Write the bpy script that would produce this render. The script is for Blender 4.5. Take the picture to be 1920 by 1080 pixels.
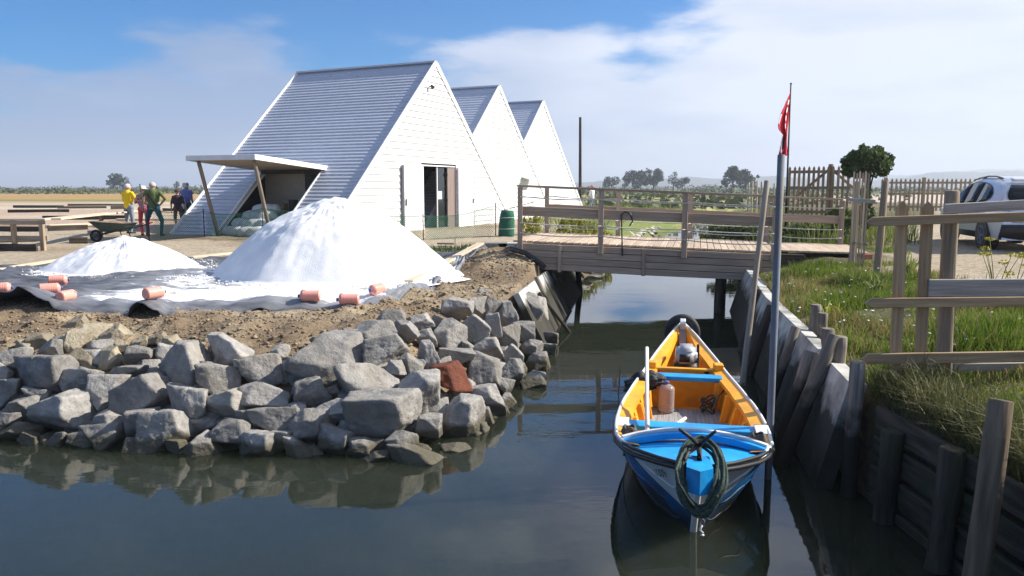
import bpy, bmesh, math, random
import numpy as np
from mathutils import Vector, Matrix, Quaternion, noise as mnoise

for o in list(bpy.data.objects):
    bpy.data.objects.remove(o)
S = bpy.context.scene
COL = S.collection
R = math.radians
rng = random.Random(7)
nrg = np.random.default_rng(11)

# ------------------------------------------------------------------ camera
HC, PITCH, FPX = 2.5, R(7.36), 1455.0
cam_d = bpy.data.cameras.new('camera')
cam_d.sensor_width = 36.0
cam_d.lens = 36.0 * FPX / 1920.0
cam_d.clip_start = 0.05
cam_d.clip_end = 9000
cam = bpy.data.objects.new('camera', cam_d)
COL.objects.link(cam)
cam.location = (0, 0, HC)
cam.rotation_euler = (R(90) - PITCH, 0, 0)
S.camera = cam

# ------------------------------------------------------------------ sky and sun
SUN_AZ, SUN_EL = R(80), R(36)          # azimuth clockwise from the view direction (+Y)
SUN_DIR = Vector((math.cos(SUN_EL) * math.sin(SUN_AZ), math.cos(SUN_EL) * math.cos(SUN_AZ), math.sin(SUN_EL)))
W = bpy.data.worlds.new('World')
S.world = W
W.use_nodes = True
nt = W.node_tree
nt.nodes.clear()


def wn(t, **k):
    n = nt.nodes.new(t)
    for a, b in k.items():
        setattr(n, a, b)
    return n


def wm_(op, a, b=None, clamp=False):
    n = wn('ShaderNodeMath', operation=op, use_clamp=clamp)
    for i, v in enumerate((a, b)):
        if v is None:
            continue
        if isinstance(v, (int, float)):
            n.inputs[i].default_value = v
        else:
            nt.links.new(v, n.inputs[i])
    return n.outputs[0]


def wmix(f, a, b):
    n = wn('ShaderNodeMix', data_type='RGBA')
    nt.links.new(f, n.inputs[0])
    for i, v in ((6, a), (7, b)):
        if isinstance(v, tuple):
            n.inputs[i].default_value = (*v, 1)
        else:
            nt.links.new(v, n.inputs[i])
    return n.outputs[2]


sky = wn('ShaderNodeTexSky', sky_type='NISHITA', sun_disc=False)
sky.sun_elevation = SUN_EL
sky.sun_rotation = SUN_AZ
sky.air_density = 1.0
sky.dust_density = 0.3
sky.ozone_density = 3.0
hs = wn('ShaderNodeHueSaturation')
hs.inputs['Saturation'].default_value = 1.45
hs.inputs['Value'].default_value = 1.0
tint = wn('ShaderNodeMix', data_type='RGBA', blend_type='MULTIPLY')
tint.inputs[0].default_value = 1.0
tint.inputs[7].default_value = (.80, 1.08, 1.42, 1)
nt.links.new(sky.outputs[0], tint.inputs[6])
nt.links.new(tint.outputs[2], hs.inputs['Color'])
tc = wn('ShaderNodeTexCoord')
sep = wn('ShaderNodeSeparateXYZ')
nt.links.new(tc.outputs['Generated'], sep.inputs[0])
zx, zz = sep.outputs[0], sep.outputs[2]
mp = wn('ShaderNodeMapping')
mp.inputs['Scale'].default_value = (3.2, 3.2, 11.0)
mp.inputs['Location'].default_value = (4.3, 1.7, 0.35)
nt.links.new(tc.outputs['Generated'], mp.inputs[0])
n1 = wn('ShaderNodeTexNoise')
n1.inputs['Scale'].default_value = 1.0
n1.inputs['Detail'].default_value = 7.0
n1.inputs['Roughness'].default_value = 0.52
nt.links.new(mp.outputs[0], n1.inputs['Vector'])
# a cloud bank that stands higher towards the sunny side
z0 = wm_('ADD', wm_('MULTIPLY', wm_('MAXIMUM', wm_('SUBTRACT', zx, 0.15), 0.0), 1.0), 0.140)
z0 = wm_('MINIMUM', z0, 0.40)
c = wm_('ADD', wm_('MULTIPLY', wm_('SUBTRACT', z0, zz), 9.0), wm_('MULTIPLY', wm_('SUBTRACT', n1.outputs[0], 0.5), 5.0))
c = wm_('MULTIPLY', wm_('ADD', wm_('MULTIPLY', c, 1.5), 0.45), 1.0, True)
# broken higher cloud all round, above the bank
mp3 = wn('ShaderNodeMapping')
mp3.inputs['Scale'].default_value = (2.2, 2.2, 4.0)
mp3.inputs['Location'].default_value = (1.3, 5.1, 0.7)
nt.links.new(tc.outputs['Generated'], mp3.inputs[0])
n3 = wn('ShaderNodeTexNoise')
n3.inputs['Scale'].default_value = 1.0
n3.inputs['Detail'].default_value = 8.0
n3.inputs['Roughness'].default_value = 0.55
nt.links.new(mp3.outputs[0], n3.inputs['Vector'])
hi_ = wn('ShaderNodeMapRange', interpolation_type='SMOOTHSTEP')
nt.links.new(zz, hi_.inputs[0])
hi_.inputs[1].default_value = 0.24
hi_.inputs[2].default_value = 0.42
lay = wm_('MULTIPLY', hi_.outputs[0], wm_('MULTIPLY', wm_('SUBTRACT', n3.outputs[0], 0.36), 3.6, True))
c = wm_('MAXIMUM', c, lay)
mr = wn('ShaderNodeMapRange', interpolation_type='SMOOTHSTEP')
nt.links.new(c, mr.inputs[0])
mr.inputs[4].default_value = 0.93
cover = mr.outputs[0]
# brightness of the cloud grows towards the sun
dt = wn('ShaderNodeVectorMath', operation='DOT_PRODUCT')
nt.links.new(tc.outputs['Generated'], dt.inputs[0])
dt.inputs[1].default_value = SUN_DIR
mr2 = wn('ShaderNodeMapRange', interpolation_type='SMOOTHSTEP')
nt.links.new(dt.outputs['Value'], mr2.inputs[0])
mr2.inputs[1].default_value = -0.15
mr2.inputs[2].default_value = 0.55
mp2 = wn('ShaderNodeMapping')
mp2.inputs['Scale'].default_value = (5.0, 5.0, 20.0)
nt.links.new(tc.outputs['Generated'], mp2.inputs[0])
n2 = wn('ShaderNodeTexNoise')
n2.inputs['Scale'].default_value = 1.0
n2.inputs['Detail'].default_value = 7.0
nt.links.new(mp2.outputs[0], n2.inputs['Vector'])
br = wm_('ADD', mr2.outputs[0], wm_('MULTIPLY', wm_('SUBTRACT', n2.outputs[0], 0.5), 1.15), True)
ccol = wmix(br, (3.0, 4.3, 7.0), (9.6, 10.1, 11.4))
colr = wmix(cover, hs.outputs[0], ccol)
bg = wn('ShaderNodeBackground')
bg.inputs[1].default_value = 0.054
nt.links.new(colr, bg.inputs[0])
wo = wn('ShaderNodeOutputWorld')
nt.links.new(bg.outputs[0], wo.inputs[0])

sd = bpy.data.lights.new('sun', 'SUN')
sd.energy = 5.0
sd.angle = R(0.5)
sd.color = (1.0, 0.935, 0.83)
sun = bpy.data.objects.new('sun', sd)
COL.objects.link(sun)
sun.location = SUN_DIR * 60
sun.rotation_euler = (-SUN_DIR).to_track_quat('-Z', 'Y').to_euler()

vs = S.view_settings
vs.view_transform = 'Standard'
vs.look = 'None'
vs.exposure = 0.82
vs.gamma = 1.0
S.render.engine = 'CYCLES'
S.cycles.use_denoising = True
S.cycles.max_bounces = 8
S.cycles.transparent_max_bounces = 12
S.cycles.caustics_reflective = False
S.cycles.caustics_refractive = False
S.cycles.sample_clamp_indirect = 6.0


# ------------------------------------------------------------------ rays through the photograph (used for surveying positions)
def ray(px, py):
    u, v = (px - 960) / FPX, (540 - py) / FPX
    return Vector((u, math.cos(PITCH) + v * math.sin(PITCH), -math.sin(PITCH) + v * math.cos(PITCH)))


def G(px, py, z):                       # the point at height z
    d = ray(px, py)
    t = (z - HC) / d.z
    return Vector((d.x * t, d.y * t, z))


def D(px, py, y):                       # the point at distance y
    d = ray(px, py)
    t = y / d.y
    return Vector((d.x * t, y, HC + d.z * t))


# ------------------------------------------------------------------ object helpers
def V(*a):
    return Vector(a)


def wmat(o):
    return o.matrix_basis.copy() if o.parent is None else wmat(o.parent) @ o.matrix_basis


def place(o, parent, M):
    if parent is not None:
        o.parent = parent
        o.matrix_basis = wmat(parent).inverted() @ M
    else:
        o.matrix_basis = M
    return o


def tag(o, label=None, cat=None, group=None, kind=None):
    if label:
        o['label'] = label
    if cat:
        o['category'] = cat
    if group:
        o['group'] = group
    if kind:
        o['kind'] = kind
    return o


def thing(name, label, cat, loc=(0, 0, 0), rz=0, group=None):
    o = bpy.data.objects.new(name, None)
    o.empty_display_size = 0.1
    COL.objects.link(o)
    o.matrix_basis = Matrix.Translation(Vector(loc)) @ Matrix.Rotation(rz, 4, 'Z')
    return tag(o, label, cat, group)


def newobj(name, mesh, mat=None, parent=None, M=None):
    o = bpy.data.objects.new(name, mesh)
    COL.objects.link(o)
    if mat is not None and not mesh.materials:
        mesh.materials.append(mat)
    return place(o, parent, M if M is not None else Matrix())


def smooth(me, on=True):
    if len(me.polygons):
        me.polygons.foreach_set('use_smooth', [on] * len(me.polygons))
    return me


def mesh_of(name, verts, faces, mat=None, sm=False):
    me = bpy.data.meshes.new(name)
    me.from_pydata([tuple(v) for v in verts], [], faces)
    if mat is not None:
        me.materials.append(mat)
    if sm:
        smooth(me)
    me.update()
    return me


def wobj(name, verts, faces, mat, parent=None, sm=False, origin=None):
    """verts in world space; origin goes to the middle of the footprint"""
    vs_ = [Vector(v) for v in verts]
    if origin is None:
        lo = [min(v[i] for v in vs_) for i in range(3)]
        hi = [max(v[i] for v in vs_) for i in range(3)]
        origin = Vector(((lo[0] + hi[0]) / 2, (lo[1] + hi[1]) / 2, lo[2]))
    me = mesh_of(name, [v - origin for v in vs_], faces, mat, sm)
    return newobj(name, me, None, parent, Matrix.Translation(origin))


def np_obj(name, co, tris, mat, parent=None, origin=(0, 0, 0), sm=False, n=3):
    """big meshes from numpy arrays: co (N,3), faces (M,n)"""
    co = np.asarray(co, dtype=np.float32) - np.asarray(origin, dtype=np.float32)
    tris = np.asarray(tris, dtype=np.int32)
    me = bpy.data.meshes.new(name)
    me.vertices.add(len(co))
    me.vertices.foreach_set('co', co.ravel())
    me.loops.add(tris.size)
    me.loops.foreach_set('vertex_index', tris.ravel())
    me.polygons.add(len(tris))
    me.polygons.foreach_set('loop_start', np.arange(0, tris.size, n, dtype=np.int32))
    me.update(calc_edges=True)
    me.validate()
    if sm:
        smooth(me)
    me.materials.append(mat)
    return newobj(name, me, None, parent, Matrix.Translation(Vector(origin)))


_cb = {}


def cbox(L, w, h, mat, c=None):
    """chamfered box centred on origin, cached"""
    if c is None:
        c = min(0.006, 0.12 * min(L, w, h))
    key = (round(L, 3), round(w, 3), round(h, 3), mat.name, round(c, 4))
    if key in _cb:
        return _cb[key]
    x, y, z = L / 2, w / 2, h / 2
    vs_, idx = [], {}
    for sx in (-1, 1):
        for sy in (-1, 1):
            for sz in (-1, 1):
                for k in range(3):
                    p = [sx * (x - c), sy * (y - c), sz * (z - c)]
                    p[k] = (sx * x, sy * y, sz * z)[k]
                    idx[(sx, sy, sz, k)] = len(vs_)
                    vs_.append(p)
    fs = []
    for k in range(3):
        a, b = [i for i in range(3) if i != k]
        for s in (-1, 1):
            f = []
            for (p, q) in ((-1, -1), (1, -1), (1, 1), (-1, 1)):
                t = [0, 0, 0]
                t[k], t[a], t[b] = s, p, q
                f.append(idx[(*t, k)])
            fs.append(f)
        for p in (-1, 1):
            for q in (-1, 1):
                t0, t1 = [0, 0, 0], [0, 0, 0]
                t0[k], t0[a], t0[b] = -1, p, q
                t1[k], t1[a], t1[b] = 1, p, q
                fs.append([idx[(*t0, a)], idx[(*t1, a)], idx[(*t1, b)], idx[(*t0, b)]])
    for sx in (-1, 1):
        for sy in (-1, 1):
            for sz in (-1, 1):
                fs.append([idx[(sx, sy, sz, k)] for k in range(3)])
    me = mesh_of('box', vs_, fs, mat)
    bm = bmesh.new()
    bm.from_mesh(me)
    bmesh.ops.recalc_face_normals(bm, faces=bm.faces)
    bm.to_mesh(me)
    bm.free()
    _cb[key] = me
    return me


def frame(p, q, up=Vector((0, 0, 1)), roll=0.0):
    p, q = Vector(p), Vector(q)
    x = (q - p).normalized()
    up = Vector(up)
    if abs(x.dot(up)) > 0.999:
        up = Vector((0, 1, 0))
    y = up.cross(x).normalized()
    z = x.cross(y)
    M = Matrix((x, y, z)).transposed().to_4x4()
    M.translation = (p + q) / 2
    return M @ Matrix.Rotation(roll, 4, 'X')


def beam(name, p, q, w, h, mat, parent=None, up=(0, 0, 1), roll=0.0, c=None):
    L = (Vector(q) - Vector(p)).length
    return newobj(name, cbox(L, w, h, mat, c), None, parent, frame(p, q, Vector(up), roll))


def tube_data(pts, rad, seg=8, closed=False, caps=True, ell=None):
    pts = [Vector(p) for p in pts]
    n = len(pts)
    if not hasattr(rad, '__len__'):
        rad = [rad] * n
    vs_, fs = [], []
    prev = None
    for i in range(n):
        a = pts[(i - 1) % n] if (closed or i > 0) else pts[i]
        b = pts[(i + 1) % n] if (closed or i < n - 1) else pts[i]
        t = (b - a).normalized()
        if prev is None:
            u = t.orthogonal().normalized()
        else:
            u = (prev - t * prev.dot(t))
            u = u.normalized() if u.length > 1e-6 else t.orthogonal().normalized()
        prev = u
        w = t.cross(u)
        for k in range(seg):
            an = 2 * math.pi * k / seg
            vs_.append(pts[i] + (u * math.cos(an) + w * math.sin(an)) * rad[i])
    m = n if closed else n - 1
    for i in range(m):
        j = (i + 1) % n
        for k in range(seg):
            l = (k + 1) % seg
            fs.append([i * seg + k, i * seg + l, j * seg + l, j * seg + k])
    if caps and not closed:
        fs.append(list(range(seg))[::-1])
        fs.append([(n - 1) * seg + k for k in range(seg)])
    return vs_, fs


def tube(name, pts, rad, mat, parent=None, seg=8, closed=False, sm=True):
    vs_, fs = tube_data(pts, rad, seg, closed)
    return wobj(name, vs_, fs, mat, parent, sm)


def log(name, p, q, r1, r2, mat, parent=None, seg=12, rough=0.06, n=6, seed=0):
    """a round timber along local X, a little crooked, with a chamfered cut end"""
    p, q = Vector(p), Vector(q)
    L = (q - p).length
    rr = random.Random(seed + int(L * 1000))
    pts, rad = [], []
    for i in range(n + 1):
        t = i / n
        k = (r1 * (1 - t) + r2 * t)
        pts.append(Vector(((t - .5) * L, rr.uniform(-1, 1) * k * rough, rr.uniform(-1, 1) * k * rough)))
        rad.append(k * rr.uniform(1 - rough * .6, 1 + rough * .6))
    pts = [pts[0]] + pts + [pts[-1]]
    pts[0] = pts[0] - Vector((0.008, 0, 0))
    pts[-1] = pts[-1] + Vector((0.008, 0, 0))
    rad = [rad[0] * .86] + rad + [rad[-1] * .86]
    vs_, fs = tube_data(pts, rad, seg)
    me = mesh_of(name, vs_, fs, mat)
    smooth(me)
    me.polygons[-1].use_smooth = False
    me.polygons[-2].use_smooth = False
    return newobj(name, me, None, parent, frame(p, q))


class MB:
    """collects shapes in world space for one mesh"""

    def __init__(s):
        s.v, s.f, s.m = [], [], []

    def add(s, v, f, mi=0):
        k = len(s.v)
        s.v += [Vector(a) for a in v]
        s.f += [[i + k for i in g] for g in f]
        s.m += [mi] * len(f)
        return s

    def box(s, p, q, w, h, up=(0, 0, 1), mi=0):
        M = frame(p, q, Vector(up))
        L = (Vector(q) - Vector(p)).length
        v = [M @ Vector((x * L / 2, y * w / 2, z * h / 2)) for x in (-1, 1) for y in (-1, 1) for z in (-1, 1)]
        return s.add(v, [[0, 1, 3, 2], [4, 6, 7, 5], [0, 4, 5, 1], [2, 3, 7, 6], [0, 2, 6, 4], [1, 5, 7, 3]], mi)

    def tube(s, pts, r, seg=8, closed=False, mi=0):
        v, f = tube_data(pts, r, seg, closed)
        return s.add(v, f, mi)

    def build(s, name, mats, parent=None, sm=False, origin=None):
        if not isinstance(mats, (list, tuple)):
            mats = [mats]
        o = wobj(name, s.v, s.f, mats[0], parent, sm, origin)
        for m in mats[1:]:
            o.data.materials.append(m)
        if len(mats) > 1:
            o.data.polygons.foreach_set('material_index', s.m)
        return o


def copy_tree(o, parent=None):
    c = o.copy()
    COL.objects.link(c)
    c.parent = parent
    for ch in [x for x in COL.objects if x.parent == o]:
        copy_tree(ch, c)
    return c


# ------------------------------------------------------------------ materials
MATS = {}


def mat(name, c1, c2=None, rough=0.8, scale=6.0, stretch=(1, 1, 1), bump=0.0, bscale=None, detail=6, metallic=0.0,
        spec=0.4, vary=0.0, lo=0.35, hi=0.65, coat=0.0, sss=0.0, space='Object', c3=None, scale3=1.3, bdist=0.02, tide=None):
    if name in MATS:
        return MATS[name]
    m = bpy.data.materials.new(name)
    MATS[name] = m
    m.use_nodes = True
    t = m.node_tree
    N, Lk = t.nodes, t.links
    b = N['Principled BSDF']
    b.inputs['Roughness'].default_value = rough
    b.inputs['Metallic'].default_value = metallic
    b.inputs['Specular IOR Level'].default_value = spec
    b.inputs['Coat Weight'].default_value = coat
    if c2 is None and bump == 0 and vary == 0:
        b.inputs['Base Color'].default_value = (*c1, 1)
        return m
    c2 = c2 or c1
    if space == 'World':
        src = N.new('ShaderNodeNewGeometry').outputs['Position']
    else:
        src = N.new('ShaderNodeTexCoord').outputs['Object']
    oi = N.new('ShaderNodeObjectInfo')
    off = N.new('ShaderNodeVectorMath')
    off.operation = 'MULTIPLY_ADD'
    comb = N.new('ShaderNodeCombineXYZ')
    for i in range(3):
        Lk.new(oi.outputs['Random'], comb.inputs[i])
    Lk.new(comb.outputs[0], off.inputs[0])
    off.inputs[1].default_value = (37, 17, 23) if space != 'World' else (0, 0, 0)
    Lk.new(src, off.inputs[2])
    mp_ = N.new('ShaderNodeMapping')
    mp_.inputs['Scale'].default_value = stretch
    Lk.new(off.outputs[0], mp_.inputs[0])
    nz = N.new('ShaderNodeTexNoise')
    nz.inputs['Scale'].default_value = scale
    nz.inputs['Detail'].default_value = detail
    nz.inputs['Roughness'].default_value = 0.6
    Lk.new(mp_.outputs[0], nz.inputs['Vector'])
    rp = N.new('ShaderNodeValToRGB')
    rp.color_ramp.elements[0].position = lo
    rp.color_ramp.elements[1].position = hi
    rp.color_ramp.elements[0].color = (*c1, 1)
    rp.color_ramp.elements[1].color = (*c2, 1)
    Lk.new(nz.outputs[0], rp.inputs[0])
    out = rp.outputs[0]
    if c3:
        n3 = N.new('ShaderNodeTexNoise')
        n3.inputs['Scale'].default_value = scale3
        n3.inputs['Detail'].default_value = 4
        Lk.new(off.outputs[0], n3.inputs['Vector'])
        r3 = N.new('ShaderNodeValToRGB')
        r3.color_ramp.elements[0].position = 0.5
        r3.color_ramp.elements[1].position = 0.68
        Lk.new(n3.outputs[0], r3.inputs[0])
        mx = N.new('ShaderNodeMix')
        mx.data_type = 'RGBA'
        Lk.new(r3.outputs[0], mx.inputs[0])
        Lk.new(out, mx.inputs[6])
        mx.inputs[7].default_value = (*c3, 1)
        out = mx.outputs[2]
    if vary:
        h = N.new('ShaderNodeHueSaturation')
        mr_ = N.new('ShaderNodeMapRange')
        mr_.inputs[3].default_value = 1 - vary
        mr_.inputs[4].default_value = 1 + vary
        Lk.new(oi.outputs['Random'], mr_.inputs[0])
        Lk.new(mr_.outputs[0], h.inputs['Value'])
        Lk.new(out, h.inputs['Color'])
        out = h.outputs[0]
    if tide:                                # weed and mud stain below the high-water mark
        gp = N.new('ShaderNodeNewGeometry')
        tn = N.new('ShaderNodeTexNoise')
        tn.inputs['Scale'].default_value = 5
        tn.inputs['Detail'].default_value = 6
        Lk.new(gp.outputs['Position'], tn.inputs['Vector'])
        sx_ = N.new('ShaderNodeSeparateXYZ')
        Lk.new(gp.outputs['Position'], sx_.inputs[0])
        ma = N.new('ShaderNodeMath')
        ma.operation = 'MULTIPLY_ADD'
        Lk.new(tn.outputs[0], ma.inputs[0])
        ma.inputs[1].default_value = -.5
        Lk.new(sx_.outputs[2], ma.inputs[2])
        tr__ = N.new('ShaderNodeMapRange')
        tr__.inputs[1].default_value = tide - .32
        tr__.inputs[2].default_value = tide - .12
        tr__.inputs[3].default_value = .93
        tr__.inputs[4].default_value = 0
        Lk.new(ma.outputs[0], tr__.inputs[0])
        tm = N.new('ShaderNodeMix')
        tm.data_type = 'RGBA'
        Lk.new(tr__.outputs[0], tm.inputs[0])
        Lk.new(out, tm.inputs[6])
        tm.inputs[7].default_value = (.022, .020, .014, 1)
        out = tm.outputs[2]
    Lk.new(out, b.inputs['Base Color'])
    if bump:
        n4 = N.new('ShaderNodeTexNoise')
        n4.inputs['Scale'].default_value = bscale or scale * 3
        n4.inputs['Detail'].default_value = 8
        Lk.new(mp_.outputs[0], n4.inputs['Vector'])
        bp = N.new('ShaderNodeBump')
        bp.inputs['Strength'].default_value = bump
        bp.inputs['Distance'].default_value = bdist
        Lk.new(n4.outputs[0], bp.inputs['Height'])
        Lk.new(bp.outputs[0], b.inputs['Normal'])
    return m


WS = (0.5, 9, 9)
wood_grey = mat('weathered_timber', (.20, .165, .13), (.33, .28, .225), .85, 3, WS, .25, 6, vary=.18)
wood_rail = mat('rail_timber', (.30, .225, .165), (.43, .335, .26), .8, 3, WS, .25, 6, vary=.15)
wood_deck = mat('deck_timber', (.38, .29, .21), (.55, .44, .33), .85, 3, WS, .3, 6, vary=.16)
wood_brown = mat('brown_timber', (.27, .18, .10), (.42, .30, .18), .75, 3, WS, .3, 6, vary=.12)
wood_dark = mat('dark_wet_timber', (.03, .026, .022), (.09, .075, .06), .8, 3, WS, .5, 6, vary=.2, spec=.12)
wood_pale = mat('pale_timber', (.44, .36, .26), (.62, .53, .40), .85, 3, WS, .25, 6, vary=.15)
wood_silver = mat('silvered_timber', (.25, .23, .215), (.42, .39, .36), .85, 3, WS, .4, 6, vary=.1)
wood_post = mat('round_post_timber', (.22, .165, .11), (.42, .33, .235), .85, 3, WS, .4, 6, vary=.15)
wood_stake = mat('old_stake_timber', (.15, .13, .11), (.28, .245, .21), .9, 4, (.5, 8, 8), .5, 5, vary=.15, tide=.60, spec=.08)
dark_post = mat('dark_post_timber', (.10, .075, .05), (.20, .155, .11), .9, 3, (.6, 7, 7), .5, 5, spec=.1)
wood_shaded = mat('old_board_shade_dark', (.035, .030, .024), (.085, .072, .056), .85, 3, (.6, 6, 6), .6, 5, vary=.2, c3=(.045, .05, .028), scale3=3, spec=.08)  # old boards with greenish patches, base colour darkened to stand for the bank's shade
concrete = mat('concrete', (.40, .39, .36), (.56, .55, .51), .9, 5, bump=.25, bscale=40, c3=(.24, .235, .21), scale3=2.2, tide=.62, spec=.1)
concrete_dark = mat('grey_concrete', (.19, .19, .185), (.30, .29, .275), .9, 6, bump=.4, bscale=30)
white_paint = mat('white_painted_board', (.66, .665, .67), (.74, .74, .735), .55, 2, (.3, 5, 5), .12, 5, vary=.03)
white_trim = mat('white_trim', (.78, .785, .79), (.84, .84, .84), .45, 3)
roof_paint = mat('roof_board_paint', (.40, .43, .50), (.49, .52, .59), .5, 2, (.3, 6, 6), .12, 5, vary=.05)
salt_m = mat('salt', (.76, .76, .77), (.86, .86, .85), .75, 3, bump=.6, bscale=75, space='World', spec=.3, bdist=.015)
black_plastic = mat('black_plastic', (.012, .012, .014), (.03, .03, .033), .45, 5, bump=.3)
rubber = mat('black_rubber', (.015, .015, .016), (.035, .035, .035), .7, 8, bump=.2)
steel_grey = mat('galvanised_steel', (.11, .13, .16), (.16, .18, .21), .75, 4, metallic=0.0, bump=.1, c3=(.15, .12, .09), scale3=1.5)
iron = mat('dark_iron', (.03, .03, .032), (.07, .066, .06), .6, 14, metallic=.5, bump=.3)
skin = mat('skin', (.50, .30, .21), (.58, .36, .26), .55, 8)
net_m = mat('green_net', (.01, .10, .055), (.02, .16, .085), .6, 20)
rope_green = mat('dark_green_rope', (.010, .024, .018), (.065, .095, .075), .85, 60, bump=.5, bscale=120)
rope_pale = mat('pale_rope', (.50, .48, .42), (.66, .64, .58), .9, 40, bump=.3)
# ================================================================== SETTING: terrain, water
PL = np.array([(-400, 9.5), (-60, 8.6), (-9, 7.95), (-5, 7.45), (-3.3, 7.08), (-2, 7.02), (-.85, 6.85), (-.2, 7.75), (.27, 9.4), (.62, 12.0),
               (1.15, 14.6), (1.75, 18.8), (2.7, 22.8), (4.6, 31), (7.9, 41.7), (12.3, 55), (26, 92), (60, 170)])
PR = np.array([(2.62, -30), (2.62, 0), (2.62, 4.2), (2.47, 6.3), (3.35, 11.3), (4.4, 15.5), (5.3, 19), (6.4, 21.2), (9.5, 37.4), (13.3, 50.4), (28, 90), (63, 168)])


def sdist(X, Y, P, left):
    """signed distance to polyline, positive on the land side"""
    best = np.full(X.shape, 1e9)
    sgn = np.ones(X.shape)
    for (x0, y0), (x1, y1) in zip(P[:-1], P[1:]):
        dx, dy = x1 - x0, y1 - y0
        t = np.clip(((X - x0) * dx + (Y - y0) * dy) / (dx * dx + dy * dy), 0, 1)
        d = np.hypot(X - x0 - t * dx, Y - y0 - t * dy)
        cr = dx * (Y - y0) - dy * (X - x0)
        m = d < best - 1e-9
        best = np.where(m, d, best)
        sgn = np.where(m, np.where(cr > 0, 1.0, -1.0), sgn)
    return best * (sgn if left else -sgn)


def vnoise(X, Y, s, seed=0):
    """cheap smooth value noise on arrays"""
    x, y = X / s + seed * 17.3, Y / s + seed * 9.1
    xi, yi = np.floor(x), np.floor(y)
    fx, fy = x - xi, y - yi
    fx, fy = fx * fx * (3 - 2 * fx), fy * fy * (3 - 2 * fy)

    def h(a, b):
        v = np.sin(a * 127.1 + b * 311.7 + seed * 74.7) * 43758.5453
        return v - np.floor(v)
    return (h(xi, yi) * (1 - fx) + h(xi + 1, yi) * fx) * (1 - fy) + (h(xi, yi + 1) * (1 - fx) + h(xi + 1, yi + 1) * fx) * fy


def ground_parts(X, Y):
    dl = sdist(X, Y, PL, True)
    dr = sdist(X, Y, PR, False)
    zl = np.interp(dl, [-4, -.6, 0, .9, 1.45, 2.2, 4], [-1.3, -.75, -.3, .40, .70, .83, .85])
    dn = np.clip((Y - 21) / 10, 0, 1)
    zl2 = np.interp(dl, [-4, -.5, 0, .5, 1.2, 4], [-1.3, -.6, -.15, .40, .85, .92])
    zl = zl * (1 - dn) + zl2 * dn
    # behind the sloping concrete panel under the bridge the soil stands steep
    w = np.clip(1 - np.abs(Y - 15.4) / 3.6, 0, 1) ** .35 * (dl > -1)
    zs = np.interp(dl, [-1, .55, .72, 3], [-1.0, -.6, .80, .85])
    zl = np.where((Y > 12.0) & (Y < 19.2), zs, zl)
    zl = zl + np.where(dl > .35, .42 * np.exp(-((X + .15) ** 2 / 1.2 + (Y - 15.9) ** 2 / 3.2)), 0) * np.clip((dl - .35) / .4, 0, 1)
    zr = np.interp(dr, [-3, -.2, .32, .48, 1.0, 3, 6, 25, 45, 200], [-1.3, -1.0, -.6, .84, .9, 1.1, 1.15, 1.35, 1.5, 1.0])
    zr_far = np.interp(dr, [-3, 0, .8, 2, 6, 25, 45, 200], [-1.3, -.2, .5, .9, 1.15, 1.35, 1.5, 1.0])
    f = np.clip((Y - 19) / 4, 0, 1)
    zr = zr * (1 - f) + zr_far * f
    return dl, dr, zl, zr


def ground_z(X, Y):
    X, Y = np.asarray(X, float), np.asarray(Y, float)
    dl, dr, zl, zr = ground_parts(X, Y)
    z = np.maximum(zl, zr)
    land = np.clip(np.maximum(dl - .3, dr - .5), 0, 1)
    near = np.clip((np.hypot(X, Y) - 60) / 100, 0, 1)
    z = z + land * ((vnoise(X, Y, 1.7, 1) - .5) * .07 + (vnoise(X, Y, .5, 2) - .5) * .035 + (vnoise(X, Y, .17, 5) - .5) * .022) * (1 - near)
    # the rough bare soil on top of the stones
    soil = np.clip(1 - np.abs(dl - 2.2) / 1.4, 0, 1) * (Y < 17)
    z = z + soil * ((vnoise(X, Y, .33, 3) - .5) * .17 + (vnoise(X, Y, .15, 4) - .5) * .11)
    gr = np.clip(1 - np.abs(dr - 1.8) / 1.4, 0, 1) * (Y < 30)
    z = z + gr * ((vnoise(X, Y, .9, 6) - .5) * .22)
    return z


def gz(x, y):
    return float(ground_z(np.array([x]), np.array([y]))[0])


def axis(lo, hi, step, far, grow=1.12):
    a = list(np.arange(lo, hi + 1e-6, step))
    s, x, up = step, hi, []
    while x < far:
        s *= grow
        x += s
        up.append(x)
    s, x, dn = step, lo, []
    while x > -far:
        s *= grow
        x -= s
        dn.append(x)
    return np.array(dn[::-1] + a + up)


gx = np.unique(np.clip(axis(-8.5, 7.5, .09, 3400), -3500, 3500))
gy = np.array([-400, -200, -100, -50, -20, -8, -2, 1] + list(np.arange(3.5, 20, .09)))
s_, y_ = .09, gy[-1]
ext = []
while y_ < 3200:
    s_ *= 1.07
    y_ += s_
    ext.append(y_)
gy = np.concatenate([gy, ext])
GX, GY = np.meshgrid(gx, gy)
GZ = ground_z(GX, GY)
ny, nx = GX.shape
ii = np.arange(ny * nx).reshape(ny, nx)
quads = np.stack([ii[:-1, :-1], ii[:-1, 1:], ii[1:, 1:], ii[1:, :-1]], -1).reshape(-1, 4)


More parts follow.
